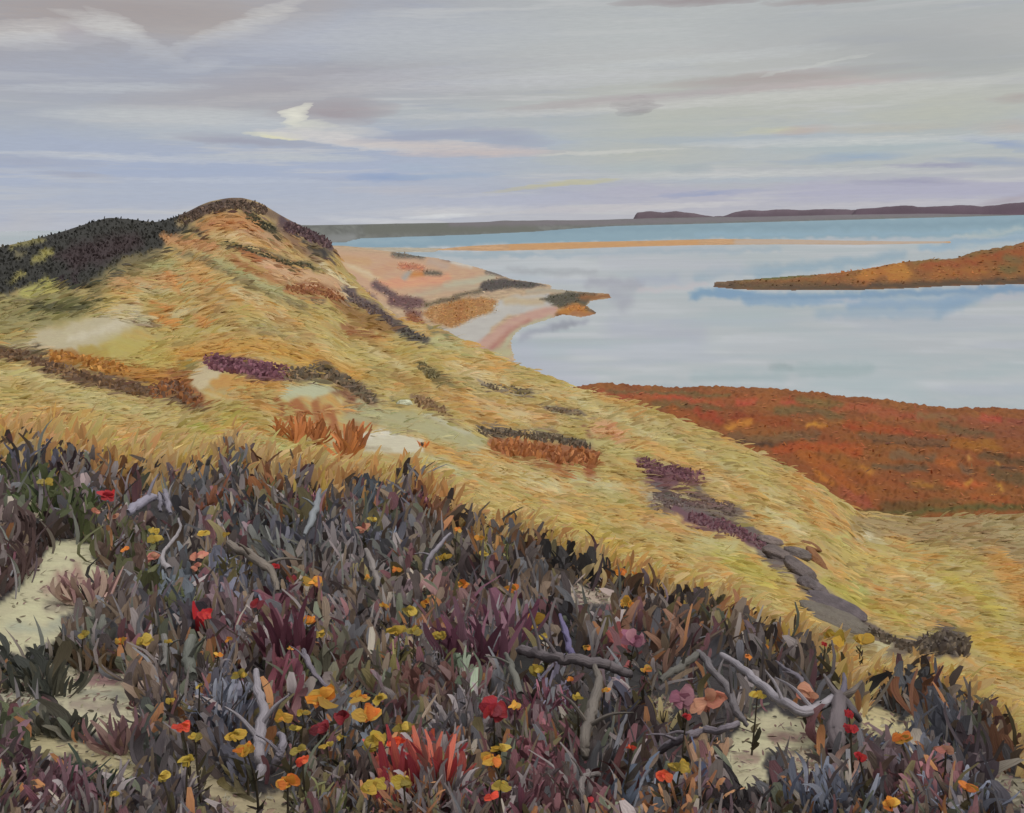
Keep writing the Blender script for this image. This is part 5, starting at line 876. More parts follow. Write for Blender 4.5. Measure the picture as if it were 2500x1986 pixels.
def fg_colour(px, py):
    n = len(px); c = PALC[RNG.choice(len(PALC), n, p=PALW)].copy()
    # clumps: neighbours share a tone
    cell = PALC[(np.clip(fbm(px/52, py/70, 201, 2)*1.5-.25, 0, .999)*len(PALC)).astype(int)]
    k = (RNG.random(n) < .6)[:, None]; c = np.where(k, cell, c)
    for (kind, pts, w_, col, _, f), pr in FG:
        d = seg_dist(px, py, pts)-w_*1.05; m = (d < RNG.normal(0, 8, n)) & (RNG.random(n) < pr)
        c[m] = np.array(col, float)
    tone = .78+.40*np.clip(fbm(px/58+7, py/80, 211, 2)*1.5-.25, 0, 1)             # darker and paler clumps
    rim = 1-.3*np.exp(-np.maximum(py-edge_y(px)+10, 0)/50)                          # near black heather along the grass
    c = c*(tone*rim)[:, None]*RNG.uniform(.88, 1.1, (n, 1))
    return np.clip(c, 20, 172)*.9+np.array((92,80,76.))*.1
def scaled(pl, kx, ky):
    cx_ = sum(q[0] for q in pl)/len(pl); cy_ = sum(q[1] for q in pl)/len(pl); return [(cx_+(x-cx_)*kx, cy_+(y-cy_)*ky) for x, y in pl]
SANDX = [scaled(pl, 1.1, 1.07) for pl in SAND]
def near_sand(px, py, grow=0):
    grow = grow+5
    m = np.zeros(len(px), bool)
    for pl in SANDX: m |= poly_sd(px, py, pl) < grow
    return m
def near_objects(px, py, pad=5):
    m = np.zeros(len(px), bool)
    for b in branch_px: m |= seg_dist(px, py, [(x, y) for x, y, w_ in b]) < max(w_ for *_, w_ in b)+pad+3
    for x, y, r in kept: m |= np.hypot(px-x, py-y) < r*.9+pad*.5
    return m
# ------------------------------------------------------------------ undergrowth of the heath: broad short leaves nobody could count
def undergrowth(n, ymin, ymax, lmin, lmax, thin=.9, fat=1.0, loose=.38):
    px = RNG.uniform(-260, 2760, n); py = RNG.uniform(ymin, ymax, n)
    L = RNG.uniform(lmin, lmax, n)*np.interp(py, [1100, 1500, 1986], [.72, .95, 1.15]); wd = np.minimum(L*RNG.uniform(.12, .3, n), 19)*fat
    tilt = RNG.normal(0, loose, n)+(fbm(px/130, py/130, 402, 2)-.5)*1.5; wild = RNG.random(n) < .14; tilt[wild] = RNG.uniform(-1.4, 1.4, wild.sum())
    cx = px+np.sin(tilt)*L*.5; cy = py-np.cos(tilt)*L*.5; tx = px+np.sin(tilt)*L; ty = py-np.cos(tilt)*L
    e = edge_y(px)
    ok = (py > e+8) & ((ty > e-34-RNG.exponential(14, n)))
    bad = near_sand(px, py-2, -2) | near_sand(cx, cy, -1) | near_sand(cx*.5+tx*.5, cy*.5+ty*.5, -2) | (near_sand(tx, ty, -4) & (RNG.random(n) < .97))
    nb = near_objects(cx, cy) | near_objects(tx, ty) | near_objects(cx*.5+tx*.5, cy*.5+ty*.5) | near_objects(px*.5+cx*.5, py*.5+cy*.5)
    ok &= ~bad & ~(nb & (RNG.random(n) < thin))
    px, py, L, wd, tilt, cx, cy = [q[ok] for q in (px, py, L, wd, tilt, cx, cy)]
    root = hit(px, py); w_ = np.linalg.norm(root-np.array([0, 0, EYE_Z]), axis=1)
    az_ = np.arctan2(root[:, 0], root[:, 1]); rt = np.stack([np.cos(az_), -np.sin(az_), 0*az_], -1); fw = np.stack([np.sin(az_), np.cos(az_), 0*az_], -1)
    Lw = (L*w_/F)[:, None]; lean = RNG.normal(.0, .3, len(px))[:, None]
    d = rt*np.sin(tilt)[:, None]+np.array([0, 0, 1.])*np.cos(tilt)[:, None]+fw*lean
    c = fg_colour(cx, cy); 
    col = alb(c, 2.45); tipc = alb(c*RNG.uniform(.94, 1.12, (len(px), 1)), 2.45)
    prof = [.5, .85, 1, 1, .85]
    return blades(root-np.array([0, 0, .01]), root+d*Lw, wd*w_/F, unit(side_of(root, .6)+d*0), col, bend=(rt*RNG.normal(0, .16, (len(px), 1))+fw*RNG.normal(0, .08, (len(px), 1)))*Lw, prof=prof, tipcol=tipc, rows=6)
G1 = undergrowth(21000, 1100, 2200, 36, 92, .9, 1.0, .4); G2 = undergrowth(4500, 1200, 2200, 40, 90, .97, 1.7, .6); G3 = undergrowth(20000, 1100, 2200, 16, 50, .9, .8, .7); G4 = undergrowth(5000, 1100, 2200, 60, 130, .97, .4, .3)
ug = put('undergrowth', mesh_np('undergrowth', *merge([G1, G2, G3, G4])), M_LEAF); tag(ug, 'dense mauve, grey and brown heath leaves covering the near ground', 'undergrowth', kind='stuff')
# litter lying on the bare sand
X, Y = [], []
for pl in SANDX:
    A = np.array(pl, float); x = RNG.uniform(A[:, 0].min(), A[:, 0].max(), 260); y = RNG.uniform(A[:, 1].min(), A[:, 1].max(), 260); m = poly_sd(x, y, pl) < 4; m &= RNG.random(260) < .55; X.append(x[m]); Y.append(y[m])
px = np.concatenate(X); py = np.concatenate(Y); root = hit(px, py); n = len(px); s = np.linalg.norm(root-np.array([0, 0, EYE_Z]), axis=1)/F
d = unit(np.stack([RNG.normal(0, 1, n), RNG.normal(0, 1, n), RNG.uniform(0, .25, n)], -1)); L = RNG.uniform(5, 26, n)*s
c = np.array([(120,100,80),(150,120,110),(96,88,72),(186,176,150),(130,104,100),(158,150,120)], float)[RNG.integers(0, 6, n)]
o = put('leaf_litter', mesh_np('leaf_litter', *blades(root+np.array([0, 0, .008]), root+np.array([0, 0, .012])+d*L[:, None], RNG.uniform(2, 8, n)*s, facing(d, root, .9, .3), alb(c, 1.2), rows=5)), M_LEAF); tag(o, 'dead leaves and bits of twig on the bare sand', 'leaf litter', kind='stuff')
# thin pale blades standing in the heath
n = 900; px = RNG.uniform(0, 2500, n); py = edge_y(px)+RNG.uniform(60, 700, n); ok = (py < 2060) & ~near_sand(px, py-30) & ~near_objects(px, py-40, 2); px, py = px[ok], py[ok]
root = hit(px, py); w_ = np.linalg.norm(root-np.array([0, 0, EYE_Z]), axis=1); n = len(px)
d = np.stack([RNG.normal(0, .22, n), RNG.normal(0, .2, n), np.ones(n)], -1); L = RNG.uniform(50, 120, n)*w_/F
c = np.array([(140,132,128),(118,120,112),(146,140,142),(128,118,108),(112,96,104)], float)[RNG.integers(0, 5, n)]*RNG.uniform(.85, 1.1, (n, 1))
o = put('heath_stalks', mesh_np('heath_stalks', *blades(root, root+d*L[:, None], RNG.uniform(4, 10, n)*w_/F, side_of(root), alb(c, 1.6), bend=RNG.normal(0, .08, (n, 3))*L[:, None], rows=6)), M_LEAF)
tag(o, 'loose pale upright stalks standing through the heath leaves', 'stalks', kind='stuff')
# ------------------------------------------------------------------ heath shrubs, each a thing of its own
KINDS = {'mauve grey': [(104,96,96),(118,110,110),(86,78,80)], 'slate blue': [(92,96,108),(80,84,96),(112,114,124)], 'dark brown': [(74,62,58),(90,76,68),(60,52,52)], 'maroon': [(100,58,70),(118,74,84),(84,52,60)], 'olive green': [(88,88,56),(102,98,62),(72,76,50)], 'rusty brown': [(140,96,62),(122,82,56),(152,110,74)], 'charcoal': [(56,54,54),(66,62,64),(48,46,48)], 'dusty pink': [(148,112,114),(130,98,104),(160,130,124)]}
protos = {}
def shrub_proto(kind, v, loc):
    root = empty('heath_shrub', loc); cols = np.array(KINDS[kind], float)
    ns = 7; parts = []
    for q in range(ns):
        a = RNG.uniform(0, 6.28); e = np.array([math.cos(a)*RNG.uniform(.05, .13), math.sin(a)*RNG.uniform(.05, .13), RNG.uniform(.1, .19)])
        p = crom([np.zeros(3), e*.5+np.array([0, 0, .02]), e], 4); V, Q, caps, cc, uv = tube(p, np.linspace(.006, .002, len(p)), alb((104,92,88)), 5, q)
        parts.append((V, Q, cc, uv))
    put('stems', mesh_np('stems', *merge(parts)), M_WOOD, root)
    n = 70; a = RNG.uniform(0, 6.28, n); rr = np.sqrt(RNG.random(n))*.12; rp = np.stack([np.cos(a)*rr, np.sin(a)*rr, RNG.uniform(0, .10, n)], -1)
    d = unit(np.stack([np.cos(a)*.45+RNG.normal(0, .3, n), np.sin(a)*.45+RNG.normal(0, .3, n), RNG.uniform(.6, 1.2, n)], -1)); L = RNG.uniform(.06, .14, n)[:, None]
    sa = RNG.uniform(0, 3.14, n); sd_ = np.stack([np.cos(sa), np.sin(sa), 0*sa], -1)
    c = cols[RNG.integers(0, len(cols), n)]*RNG.uniform(.85, 1.12, (n, 1))
    put('foliage', mesh_np('foliage', *blades(rp, rp+d*L, RNG.uniform(.010, .026, n), sd_, alb(c, 2.4), bend=RNG.normal(0, .015, (n, 3)), prof=[.45, 1, 1, .7], tipcol=alb(c*1.12, 2.4), rows=6)), M_LEAFV, root)
    return root
sites = []
for gy in range(1150, 2080, 88):
    for gx in range(-40, 2580, 118):
        x = gx+RNG.uniform(-45, 45)+(gy//88 % 2)*59; y = gy+RNG.uniform(-30, 30)
        X = np.array([x]); 
        if y < edge_y(X)[0]+48: continue
        if any(near_sand(X, np.array([y-q]), 30)[0] for q in (0, 35, 70, 105)): continue
        if near_objects(X, np.array([y-42]), 26)[0] or near_objects(X, np.array([y-10]), 14)[0]: continue
        sites.append((x, y))
KL = list(KINDS); KM = np.array([KINDS[k][0] for k in KL], float)
for x, y in sites:
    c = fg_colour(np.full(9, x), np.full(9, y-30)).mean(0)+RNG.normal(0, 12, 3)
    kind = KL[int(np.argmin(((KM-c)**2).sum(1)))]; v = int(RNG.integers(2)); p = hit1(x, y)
    if not np.isfinite(p[0]): continue
    lab = where(x, y-30, f'{kind} heath shrub'); key = (kind, v)
    sc = RNG.uniform(.8, 1.25)*(1 if y > 1400 else 1.35)
    if key not in protos:
        o = protos[key] = shrub_proto(kind, v, p)
    else:
        src = protos[key]; o = src.copy(); C.objects.link(o)
        for ch in src.children:
            q = ch.copy(); C.objects.link(q); q.parent = o
    o.location = p-np.array([0, 0, .01]); o.rotation_euler = (0, 0, RNG.uniform(0, 6.28)); o.scale = (sc, sc, sc*RNG.uniform(.85, 1.2))
    tag(o, lab, 'shrub', 'heath shrubs'); 
# ------------------------------------------------------------------ special plants of the foreground
def clump(name, label, cat, px, py, n, wpx, hpx, cols, width=(8, 16), spread=.5, group=None, part='leaves', mat=None, h0=0.0, prof=None, lean=0.0):
    """a plant made of leaves that rise from around (px, py): wpx wide and hpx tall in the picture"""
    p = hit1(px, py); w_ = np.linalg.norm(p-np.array([0, 0, EYE_Z])); s = w_/F
    root = empty(name, p); tag(root, label, cat, group)
    az_ = math.atan2(p[0], p[1]); rt = np.array([math.cos(az_), -math.sin(az_), 0]); fw = np.array([math.sin(az_), math.cos(az_), 0])
    u = RNG.uniform(-1, 1, n); rp = rt*(u*wpx*.5*s)[:, None]+fw*(RNG.uniform(-.35, .35, n)*wpx*s)[:, None]
    rp[:, 2] = ground(p[0]+rp[:, 0], p[1]+rp[:, 1])-p[2]+h0*s*RNG.random(n)
    d = rt*(u*spread+lean+RNG.normal(0, .22, n))[:, None]+fw*RNG.normal(0, .3, n)[:, None]+np.array([0, 0, 1.]); d = unit(d)
    L = (RNG.uniform(.55, 1.05, n)*hpx*s)[:, None]
    c = np.array(cols, float)[RNG.integers(0, len(cols), n)]*RNG.uniform(.88, 1.1, (n, 1))
    put(part, mesh_np(part, *blades(rp, rp+d*L, RNG.uniform(*width, n)*s, side_of(rp+p, .8), alb(c, 1.6), bend=(rt*RNG.normal(0, .1, (n, 1)))*L, prof=prof or [.5, 1, .9, .6], rows=6, tipcol=alb(c*1.08, 1.6))), mat or M_LEAF, root)
    st_ = []
    for q in range(4):
        e = rt*RNG.uniform(-.3, .3)*wpx*s+np.array([0, 0, hpx*s*.6]); pp = crom([np.zeros(3), e*.5, e], 4)
        V, Q, caps, cc, uv = tube(pp, np.linspace(.005, .002, len(pp))*max(1, w_/6), alb((88,76,70)), 5, q); st_.append((V, Q, cc, uv))
    put('stems', mesh_np('stems', *merge(st_)), M_WOOD, root)
    return root
clump('red_bush', 'big coral red bush at the bottom of the heath with pink leaves', 'bush', 1020, 1975, 56, 130, 150, [(176,84,76),(190,96,84),(160,60,66),(206,110,88),(150,52,62),(140,90,80)], (12, 26), .35, h0=50)
clump('red_bush', 'smaller coral pink bush with a pointed top behind the big red bush', 'bush', 1050, 1885, 24, 90, 105, [(196,104,96),(180,88,88),(206,100,70)], (14, 26), .5, h0=20)
clump('red_bush', 'deep crimson leaves rising in a slant at the foot of the big red bush', 'bush', 1000, 2010, 18, 70, 110, [(132,50,60),(150,62,68)], (16, 28), .2, lean=-.3)
clump('fern', 'dark green fern with curling fronds under the left grass edge', 'fern', 120, 1268, 34, 130, 80, [(66,76,44),(78,88,50),(54,62,42)], (8, 16), 1.0)
clump('maroon_shrub', 'tall maroon shrub with long curved leaves right of the arched pale branch', 'shrub', 705, 1640, 26, 70, 150, [(98,54,66),(120,84,92),(88,48,60)], (12, 22), .35, h0=30)
clump('maroon_shrub', 'maroon and mauve long leaved shrub above the dark level branch', 'shrub', 1160, 1660, 26, 90, 170, [(112,74,88),(126,92,104),(96,56,72)], (14, 26), .35, h0=40)
clump('maroon_shrub', 'crossed maroon leaves under the orange flower near the dark level branch', 'shrub', 1235, 1590, 16, 60, 140, [(104,60,78),(124,86,100),(136,118,120)], (12, 20), .5, h0=10)
clump('red_leaf_plant', 'upright scarlet leaf standing alone by the pale twigs in the left heath', 'plant', 505, 1560, 3, 14, 110, [(188,36,42),(170,36,44)], (14, 20), .2)
clump('grass_tuft', 'pale forked tuft of grass above the largest pale sand patch', 'grass tuft', 255, 1350, 7, 46, 56, [(160,158,160),(172,170,172)], (7, 12), .5, mat=M_BLADE, lean=.4)
clump('grass_tuft', 'pale ruffled grass tuft under the scarlet flower', 'grass tuft', 276, 1276, 8, 34, 50, [(158,146,140),(176,168,160)], (5, 9), .5, mat=M_BLADE)
clump('grass_tuft', 'sand coloured upright leaves above the small arched twig', 'grass tuft', 880, 1440, 9, 44, 80, [(180,166,116),(162,150,112)], (8, 16), .3, mat=M_BLADE)
clump('grass_tuft', 'pale lilac tuft beside the hooked grey twig', 'grass tuft', 822, 1385, 10, 46, 110, [(146,134,136),(160,150,150)], (9, 16), .3, mat=M_BLADE)
clump('grass_tuft', 'yellowish tuft standing beside the dark brown gap in the right heath', 'grass tuft', 1618, 1775, 9, 40, 66, [(196,178,128),(180,160,110)], (9, 16), .4, mat=M_BLADE)
for x, y, w_, h, cols, lab in [
 (95,1690,150,70,[(62,64,56),(76,74,62),(54,56,50)],'dark green brown scrub between the largest sand patch and the one below'),
 (240,1640,90,60,[(92,74,56),(110,86,58),(74,66,52)],'brown tufted scrub at the upper edge of the low left sand patch'),
 (150,1800,110,50,[(84,82,72),(70,70,60)],'low grey green scrub splitting the sand in the low left'),
 (190,1990,150,90,[(54,64,52),(66,74,58),(48,54,46)],'rounded dark green bush below the long thin sand patch'),
 (60,1985,110,90,[(104,74,84),(120,88,94)],'plum coloured bush in the lowest left corner'),
 (215,1470,90,70,[(150,114,110),(132,100,100),(166,140,124)],'dusty pink grass standing on the largest pale sand patch'),
 (300,1840,70,90,[(130,96,98),(116,86,90),(150,120,112)],'dusty pink bush at the right end of the low left sand patch')]:
    clump('scrub_bush', lab, 'bush', x, y, 46, w_, h, cols, (7, 15), .6, group='scrub on the sand', h0=8)
# ------------------------------------------------------------------ shrubs on the slope, the peak and the cove
def thicket(name, label, cat, pts, w_px, cols, hpx, n, width=(4, 9), group=None, lean=0.15):
    A = np.array(pts, float); x0, x1, y0, y1 = A[:, 0].min()-w_px, A[:, 0].max()+w_px, A[:, 1].min()-w_px, A[:, 1].max()+w_px
    X = RNG.uniform(x0, x1, n*14); Y = RNG.uniform(y0, y1, n*14); m = seg_dist(X, Y, pts) < w_px*(1+.6*(fbm(X/20, Y/12, 5)-.5)); X, Y = X[m][:n], Y[m][:n]
    rp = hit(X, Y+hpx*.3); g = np.isfinite(rp[:, 0]) & (np.abs(np.log(np.linalg.norm(rp, axis=1)/np.nanmedian(np.linalg.norm(rp, axis=1)))) < .5); rp = rp[g]
    if len(rp) < 4: return None
    w_ = np.linalg.norm(rp-np.array([0, 0, EYE_Z]), axis=1); s = w_/F; n = len(rp); c0 = rp[np.argmin(np.linalg.norm(rp-rp.mean(0), axis=1))].copy()
    az_ = np.arctan2(rp[:, 0], rp[:, 1]); rt = np.stack([np.cos(az_), -np.sin(az_), 0*az_], -1)
    L = (RNG.uniform(.3, .75, n)*hpx*s)[:, None]; d = unit(rt*(RNG.normal(0, .45, n)+lean)[:, None]+np.array([0, 0, 1.])+RNG.normal(0, .25, (n, 3)))
    c = np.array(cols, float)[RNG.integers(0, len(cols), n)]*RNG.uniform(.86, 1.12, (n, 1)); q = rp-c0
    o = put(name, mesh_np(name, *blades(q-d*L*.1, q+d*L, RNG.uniform(*width, n)*s, side_of(rp, .8), alb(c, 1.85), bend=RNG.normal(0, .08, (n, 3))*L, tipcol=alb(c*1.05, 1.85), rows=5, prof=[.8, 1, 1, .85])), M_LEAF, loc=c0)
    tag(o, label, cat, group); return o
TH = [
 ('low_bush','dark brown scrub capping the summit of the dune',[(450,536),(500,512),(545,502),(590,498),(640,512)],11,[(90,74,64),(78,66,56),(106,86,72)],11,420),
 ('low_bush','purple flowering bush below the sandy hollow on the slope',[(515,880),(560,890),(620,900),(685,908)],17,[(116,74,86),(104,66,76),(132,88,98)],20,420),
 ('low_bush','brown grey bush running right from the purple bush',[(700,915),(780,905),(850,935),(900,970)],12,[(108,94,76),(92,82,68),(126,106,84)],20,300),
 ('low_bush','long brown hedge of scrub along the hollow at the left edge',[(-60,850),(60,872),(140,905),(250,930),(350,955)],12,[(112,86,64),(98,78,62),(128,98,68)],20,460),
 ('low_bush','rust brown scrub at the right end of the long brown hedge',[(380,955),(420,940),(470,975)],15,[(146,94,52),(126,82,54),(118,90,72)],24,240),
 ('low_bush','golden orange bushes behind the long brown hedge',[(135,872),(210,885),(300,905)],13,[(168,116,50),(150,102,50),(182,132,60)],22,260),
 ('low_bush','thin dark green strip of scrub high on the peaks right flank',[(555,594),(620,612),(690,638),(758,652)],5,[(70,68,50),(84,80,58)],9,240),
 ('low_bush','dark green oval scrub just under the summit',[(605,524),(640,548),(665,562)],8,[(68,66,50),(80,76,56)],9,160),
 ('low_bush','purple brown scrub at the right shoulder of the peak',[(705,552),(745,568),(798,592)],11,[(92,70,76),(80,64,66),(108,84,84)],14,300),
 ('low_bush','rust red bush on the ridge above the cove',[(705,706),(770,705),(828,726)],10,[(148,96,62),(130,84,58),(160,110,70)],13,220),
 ('low_bush','slate purple bushes along the ridge line above the beach',[(845,718),(895,748),(955,785)],9,[(102,88,86),(92,80,82),(118,98,88)],13,240),
 ('low_bush','small dark bush where the ridge meets the beach',[(985,808),(1035,825)],7,[(92,84,80),(80,74,70)],11,90),
 ('low_bush','dark olive bush leaning in the golden grass left of the ridge',[(1026,892),(1060,920)],8,[(116,106,72),(100,92,66)],16,90),
 ('low_bush','small brown bush right of the whitish stone',[(1022,978),(1075,1000)],11,[(138,110,80),(122,98,74)],18,130),
 ('low_bush','long dark grey ridge of scrub above hanging rust grass',[(1175,1052),(1250,1058),(1350,1070),(1435,1088)],8,[(84,76,66),(98,88,74),(112,96,80)],18,340),
 ('low_bush','upper left maroon bush beneath the dark pencil thin twigs',[(1570,1135),(1630,1150),(1700,1165)],18,[(120,82,90),(108,74,84),(134,94,100)],13,380),
 ('low_bush','grey mauve bush between the two maroon bushes on the slope',[(1600,1228),(1680,1218),(1780,1242)],15,[(126,108,98),(116,98,94)],13,300),
 ('low_bush','lower long maroon bush leading down to the rock chain',[(1690,1262),(1770,1285),(1860,1325)],14,[(118,80,88),(106,76,84),(128,94,98)],13,320),
 ('low_bush','dark brown bush with a humped top in the golden meadow',[(2250,1580),(2300,1565),(2345,1575)],22,[(98,88,78),(84,74,68),(110,98,84)],34,300),
 ('low_bush','narrow grey brown bush leading left from the humped dark bush',[(2110,1535),(2170,1560),(2235,1585)],9,[(112,98,84),(100,90,78)],20,140),
 ('low_bush','small dark bushes on the ridge overlooking the bay',[(1180,940),(1240,950),(1290,958)],5,[(120,108,92),(106,96,84)],14,120),
 ('low_bush','thin dark line of scrub low on the ridge near the red marsh',[(1330,998),(1380,1004),(1420,1010)],4,[(112,98,84),(126,104,84)],12,90),
 ('rust_grass','first and thinnest of the rust brown grass clumps left of the pale sand mound',[(683,1045)],4,[(160,102,52),(148,92,48)],70,22),
 ('rust_grass','broad rust brown grass clump, second in the row above the heath',[(722,1050),(738,1052)],6,[(168,104,56),(154,94,50)],100,40),
 ('rust_grass','rust brown grass clump in the middle of the row left of the pale sand mound',[(772,1052),(782,1054)],6,[(166,104,58),(150,94,52)],100,36),
 ('rust_grass','rust brown grass clump leaning right, fourth in the row',[(838,1082),(850,1084)],7,[(166,102,54),(152,94,50)],120,36),
 ('rust_grass','rust brown grass clump nearest the pale sand mound',[(862,1066),(875,1066)],6,[(162,98,54),(148,90,50)],90,34),
 ('rust_grass','band of rust grass hanging under the long dark grey scrub',[(1215,1085),(1290,1098),(1370,1108),(1445,1118)],15,[(156,100,60),(142,90,56),(168,112,66)],36,360),
]
for k, (nm, lab, pts, wp, cols, hp, n) in enumerate(TH): thicket(nm, lab, 'bush' if nm == 'low_bush' else 'grass clump', pts, wp, cols, hp, n, width=(3, 7) if hp < 20 else (5, 11), group='low bushes on the slope' if nm == 'low_bush' else 'rust brown grass clumps')
clump('orange_tuft', 'tiny bright orange tuft at the right end of the pale sand mound', 'plant', 1032, 1092, 9, 18, 20, [(206,122,50),(190,104,46)], (3, 6), .6, mat=M_PETAL)
# scrub on the dark hill
px = RNG.uniform(-300, 520, 9000); py = RNG.uniform(500, 780, 9000)
lum = paint(px, py, np.full((len(px), 3), 255.), [HILL[0]], 4)[:, 0]; m = lum < 120; px, py = px[m], py[m]
root = hit(px, py); g = np.isfinite(root[:, 0]) & (np.hypot(root[:, 0], root[:, 1]) > 110); root = root[g]; px, py = px[g], py[g]; n = len(root); s = np.linalg.norm(root, axis=1)/F
c = colour_at(px, py, np.arctan2(root[:, 0], root[:, 1]), np.log(np.hypot(root[:, 0], root[:, 1])))*RNG.uniform(.92, 1.1, (n, 1))
L = (RNG.uniform(3, 7.5, n)*s)[:, None]; d = unit(np.stack([RNG.normal(.1, .5, n), RNG.normal(0, .4, n), np.ones(n)], -1))
o = put('hill_scrub', mesh_np('hill_scrub', *blades(root-d*L*.2, root+d*L, RNG.uniform(3, 6, n)*s, facing(d, root, .6, .35), alb(c, 1.35), prof=[.7, 1, .9, .4])), M_LEAF); tag(o, 'dark green and plum scrub covering the left hill', 'scrub', kind='stuff')
# ------------------------------------------------------------------ dry grass of the golden slope
GG = 1.72
def grass(n, len_px, wid_px, upness, seedy=0):
    px = RNG.uniform(-280, 2780, n); top = np.interp(px, COLS[:, 0], COLS[:, 2]); e = edge_y(px)
    py = top + (e+34-top)*RNG.random(n)**.85
    root = hit(px, py); g = np.isfinite(root[:, 0]); lum = paint(px, py, np.full((n, 3), 255.), [HILL[0]], 4)[:, 0]; g &= lum > 150
    rr = np.zeros(n, bool)
    for x, y, rx, ry in rock_px: rr |= (np.hypot((px-x)/rx, (py-7-y)/ry) < 1.1) | (np.hypot((px-x)/rx, (py-17-y)/ry) < .9)
    for x, y, rx, ry in [(2305,1580,75,42),(2170,1575,70,18),(945,1088,105,34),(1320,1075,150,14),(790,1030,120,30),(2040,1500,80,34),(505,925,52,38),(750,957,88,24),(210,815,150,46)]: rr |= (np.hypot((px-x)/rx, (py-8-y)/ry) < 1.0) | (np.hypot((px-x)/rx, (py-24-y)/ry) < .9)
    rr |= (seg_dist(px, py-9, [(1640,1235),(1760,1285),(1850,1318),(1900,1350),(1950,1400),(1990,1450),(2060,1500),(2110,1535),(2180,1568),(2260,1582)]) < 20) & (RNG.random(len(px)) < .9)
    rr |= (seg_dist(px, py-8, [(950,1008),(1040,1035),(1160,1075)]) < 22) & (RNG.random(len(px)) < .75)
    rr |= seg_dist(px, py, [(455,530),(500,508),(545,500),(585,494),(640,506),(690,545),(800,595)]) < 15
    g &= ~rr; px, py, root = px[g], py[g], root[g]; n = len(px)
    w_ = np.linalg.norm(root-np.array([0, 0, EYE_Z]), axis=1); s = w_/F
    near = sstep(py-edge_y(px), -110, -15); az_ = np.arctan2(root[:, 0], root[:, 1])
    rt = np.stack([np.cos(az_), -np.sin(az_), 0*az_], -1); fw = np.stack([np.sin(az_), np.cos(az_), 0*az_], -1)
    h = rt*.85-fw*.55*RNG.uniform(.3, 1.3, n)[:, None]+RNG.normal(0, .22, (n, 3))*np.array([1, 1, 0])
    st_ = w_[:, None]*.01; sl = (ground(root[:, 0]+h[:, 0]*st_[:, 0], root[:, 1]+h[:, 1]*st_[:, 0])-root[:, 2])/st_[:, 0]; h[:, 2] = np.clip(sl, -1, 1)
    up = np.clip(upness+near*.5+RNG.normal(0, .12, n), .12, 1.2)[:, None]
    d = unit(h)*(1-.75*np.minimum(up, 1))+np.array([0, 0, 1.])*up
    Lp = RNG.uniform(*len_px, n)*(1+near*.6); L = np.clip(Lp*s, .1, 2.2)[:, None]
    cy = py-Lp*.3; c = colour_at(px, np.minimum(cy, edge_y(px)-22), az_, np.log(np.hypot(root[:, 0], root[:, 1])))
    j = RNG.normal(1, .035, (n, 1)); c = c*j+RNG.normal(0, 3, (n, 3)); 
    tan = (RNG.random(n) < near*.35)[:, None]; c = np.where(tan, np.array([(190,158,108),(196,170,120),(184,146,92),(176,128,80)], float)[RNG.integers(0, 4, n)]*j, c)
    W = RNG.uniform(*wid_px, n)*.72*(1+near*1.1)*s; c = c*.91+np.array((198,180,134.))*.09; c = c*.93+c.mean(1, keepdims=True)*.07
    return blades(root-np.array([0, 0, .02])*L, root+d*L, W, facing(d, root), alb(c, GG+0*W[:, None]+.1*near[:, None]), bend=np.array([0, 0, .05])*L, prof=[.6, 1, .8, .15], tipcol=alb(c*1.04, GG+.3*near[:, None]))  # paler colour by the heath stands in for skylight that upright blades miss
o = put('dune_grass', mesh_np('dune_grass', *merge([grass(24000, (13, 30), (4, 9), .09), grass(19000, (30, 62), (7, 15), .11), grass(7000, (24, 50), (3, 6), .3)])), M_BLADE); tag(o, 'golden dry grass sweeping down the dune slope', 'grass', kind='stuff')
# ragged fringe where the grass overhangs the heath
n = 900; px = RNG.uniform(-200, 2700, n); f = fbm(px/28, px*0+3, 301, 2); py = edge_y(px)+RNG.uniform(-20, 55, n)*sstep(f, .38, .6)+4
g = np.ones(n, bool)
for x, y, rx, ry in [(2305,1580,80,60),(2170,1575,70,30),(2040,1510,90,50),(2070,1565,70,30)]: g &= np.hypot((px-x)/rx, (py-30-y)/ry) > 1
px, py = px[g], py[g]; n = len(px)
root = hit(px, py); w_ = np.linalg.norm(root-np.array([0, 0, EYE_Z]), axis=1); s = w_/F; az_ = np.arctan2(root[:, 0], root[:, 1]); rt = np.stack([np.cos(az_), -np.sin(az_), 0*az_], -1)
d = rt*RNG.normal(.12, .16, n)[:, None]+np.array([0, 0, 1.]); L = (RNG.uniform(34, 70, n)*s)[:, None]
c = np.array([(190,158,108),(198,172,120),(186,150,96),(196,166,84),(178,134,84),(200,150,92)], float)[np.clip((fbm(px/60, px*0, 305, 2)*1.6-.3)*6+RNG.normal(0, .7, n), 0, 5.9).astype(int)]*RNG.uniform(.9, 1.06, (n, 1))
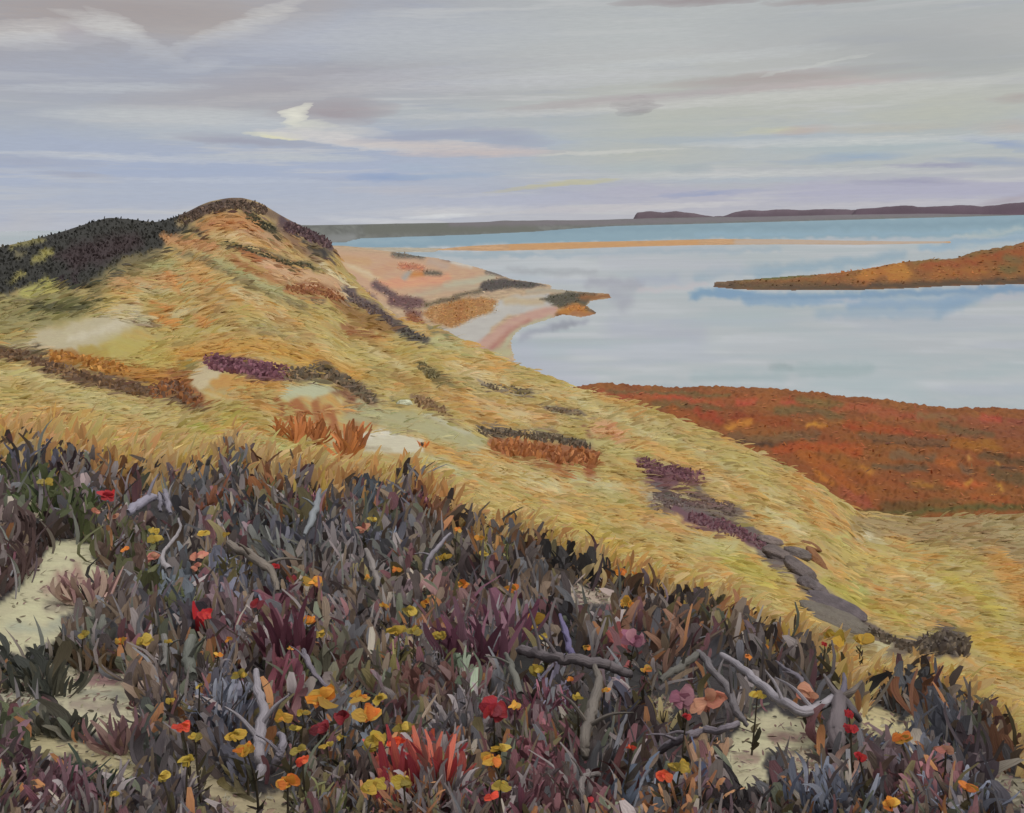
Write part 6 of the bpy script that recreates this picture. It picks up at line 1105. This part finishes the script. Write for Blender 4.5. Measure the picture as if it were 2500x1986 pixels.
o = put('grass_fringe', mesh_np('grass_fringe', *blades(root, root+d*L, RNG.uniform(7, 15, n)*s, side_of(root, .5), alb(c, 1.7), rows=6, bend=rt*RNG.normal(0, .05, (n, 1))*L, prof=[.45, .9, 1, .4])), M_BLADE); tag(o, 'tan fingers of tall grass overhanging the dark heath', 'grass', kind='stuff')
# ------------------------------------------------------------------ growth on the marsh, the headland and the cove
def low_growth(name, land_name, n, hp, wp, label, cat, zone=None, lean=.5, gain=1.6):
    D = LANDS[land_name]; wgt = (D['d'] < -.03)*np.exp(-D['L']*.9); vis = (D['px'] > -200) & (D['px'] < 2750); wgt = wgt*vis
    if zone is not None: wgt = wgt*zone(D['px'], D['py'])
    i = RNG.choice(len(wgt), n, p=wgt/wgt.sum()); root = D['V'][i]+RNG.normal(0, 1, (n, 3))*np.array([.6, .6, 0]); w_ = np.linalg.norm(root, axis=1); s = w_/F
    az_ = np.arctan2(root[:, 0], root[:, 1]); rt = np.stack([np.cos(az_), -np.sin(az_), 0*az_], -1)
    L = (RNG.uniform(*hp, n)*s)[:, None]; d = unit(rt*RNG.normal(lean, .5, n)[:, None]+np.array([0, 0, .10])+RNG.normal(0, .05, (n, 3)))
    c = D['col'][i]*RNG.normal(1, .06, (n, 1))+RNG.normal(0, 4, (n, 3))
    o = put(name, mesh_np(name, *blades(root, root+d*L, RNG.uniform(*wp, n)*s, facing(d, root, .9, .12), alb(np.clip(c, 5, 250), gain), prof=[.8, 1, .8, .3])), M_LEAF); tag(o, label, cat, kind='stuff')
low_growth('marsh_grass', 'salt_marsh', 1300, (5, 14), (3, 6), 'rust red and orange marsh grass by the bay', 'marsh grass')
low_growth('headland_scrub', 'orange_headland', 2200, (3, 7), (3, 7), 'orange and olive scrub covering the headland', 'scrub')
low_growth('cove_scrub', 'cove_shore', 5000, (3, 7), (2, 5), 'brown and dark green scrub on the cove dunes', 'scrub', zone=lambda x, y: (paint(x, y, np.zeros((len(x), 3)), [q for q in cove_patches if sum(q[3]) < 400 and q[3] != (206,132,60)], 2).sum(1) > 60)*1.0)
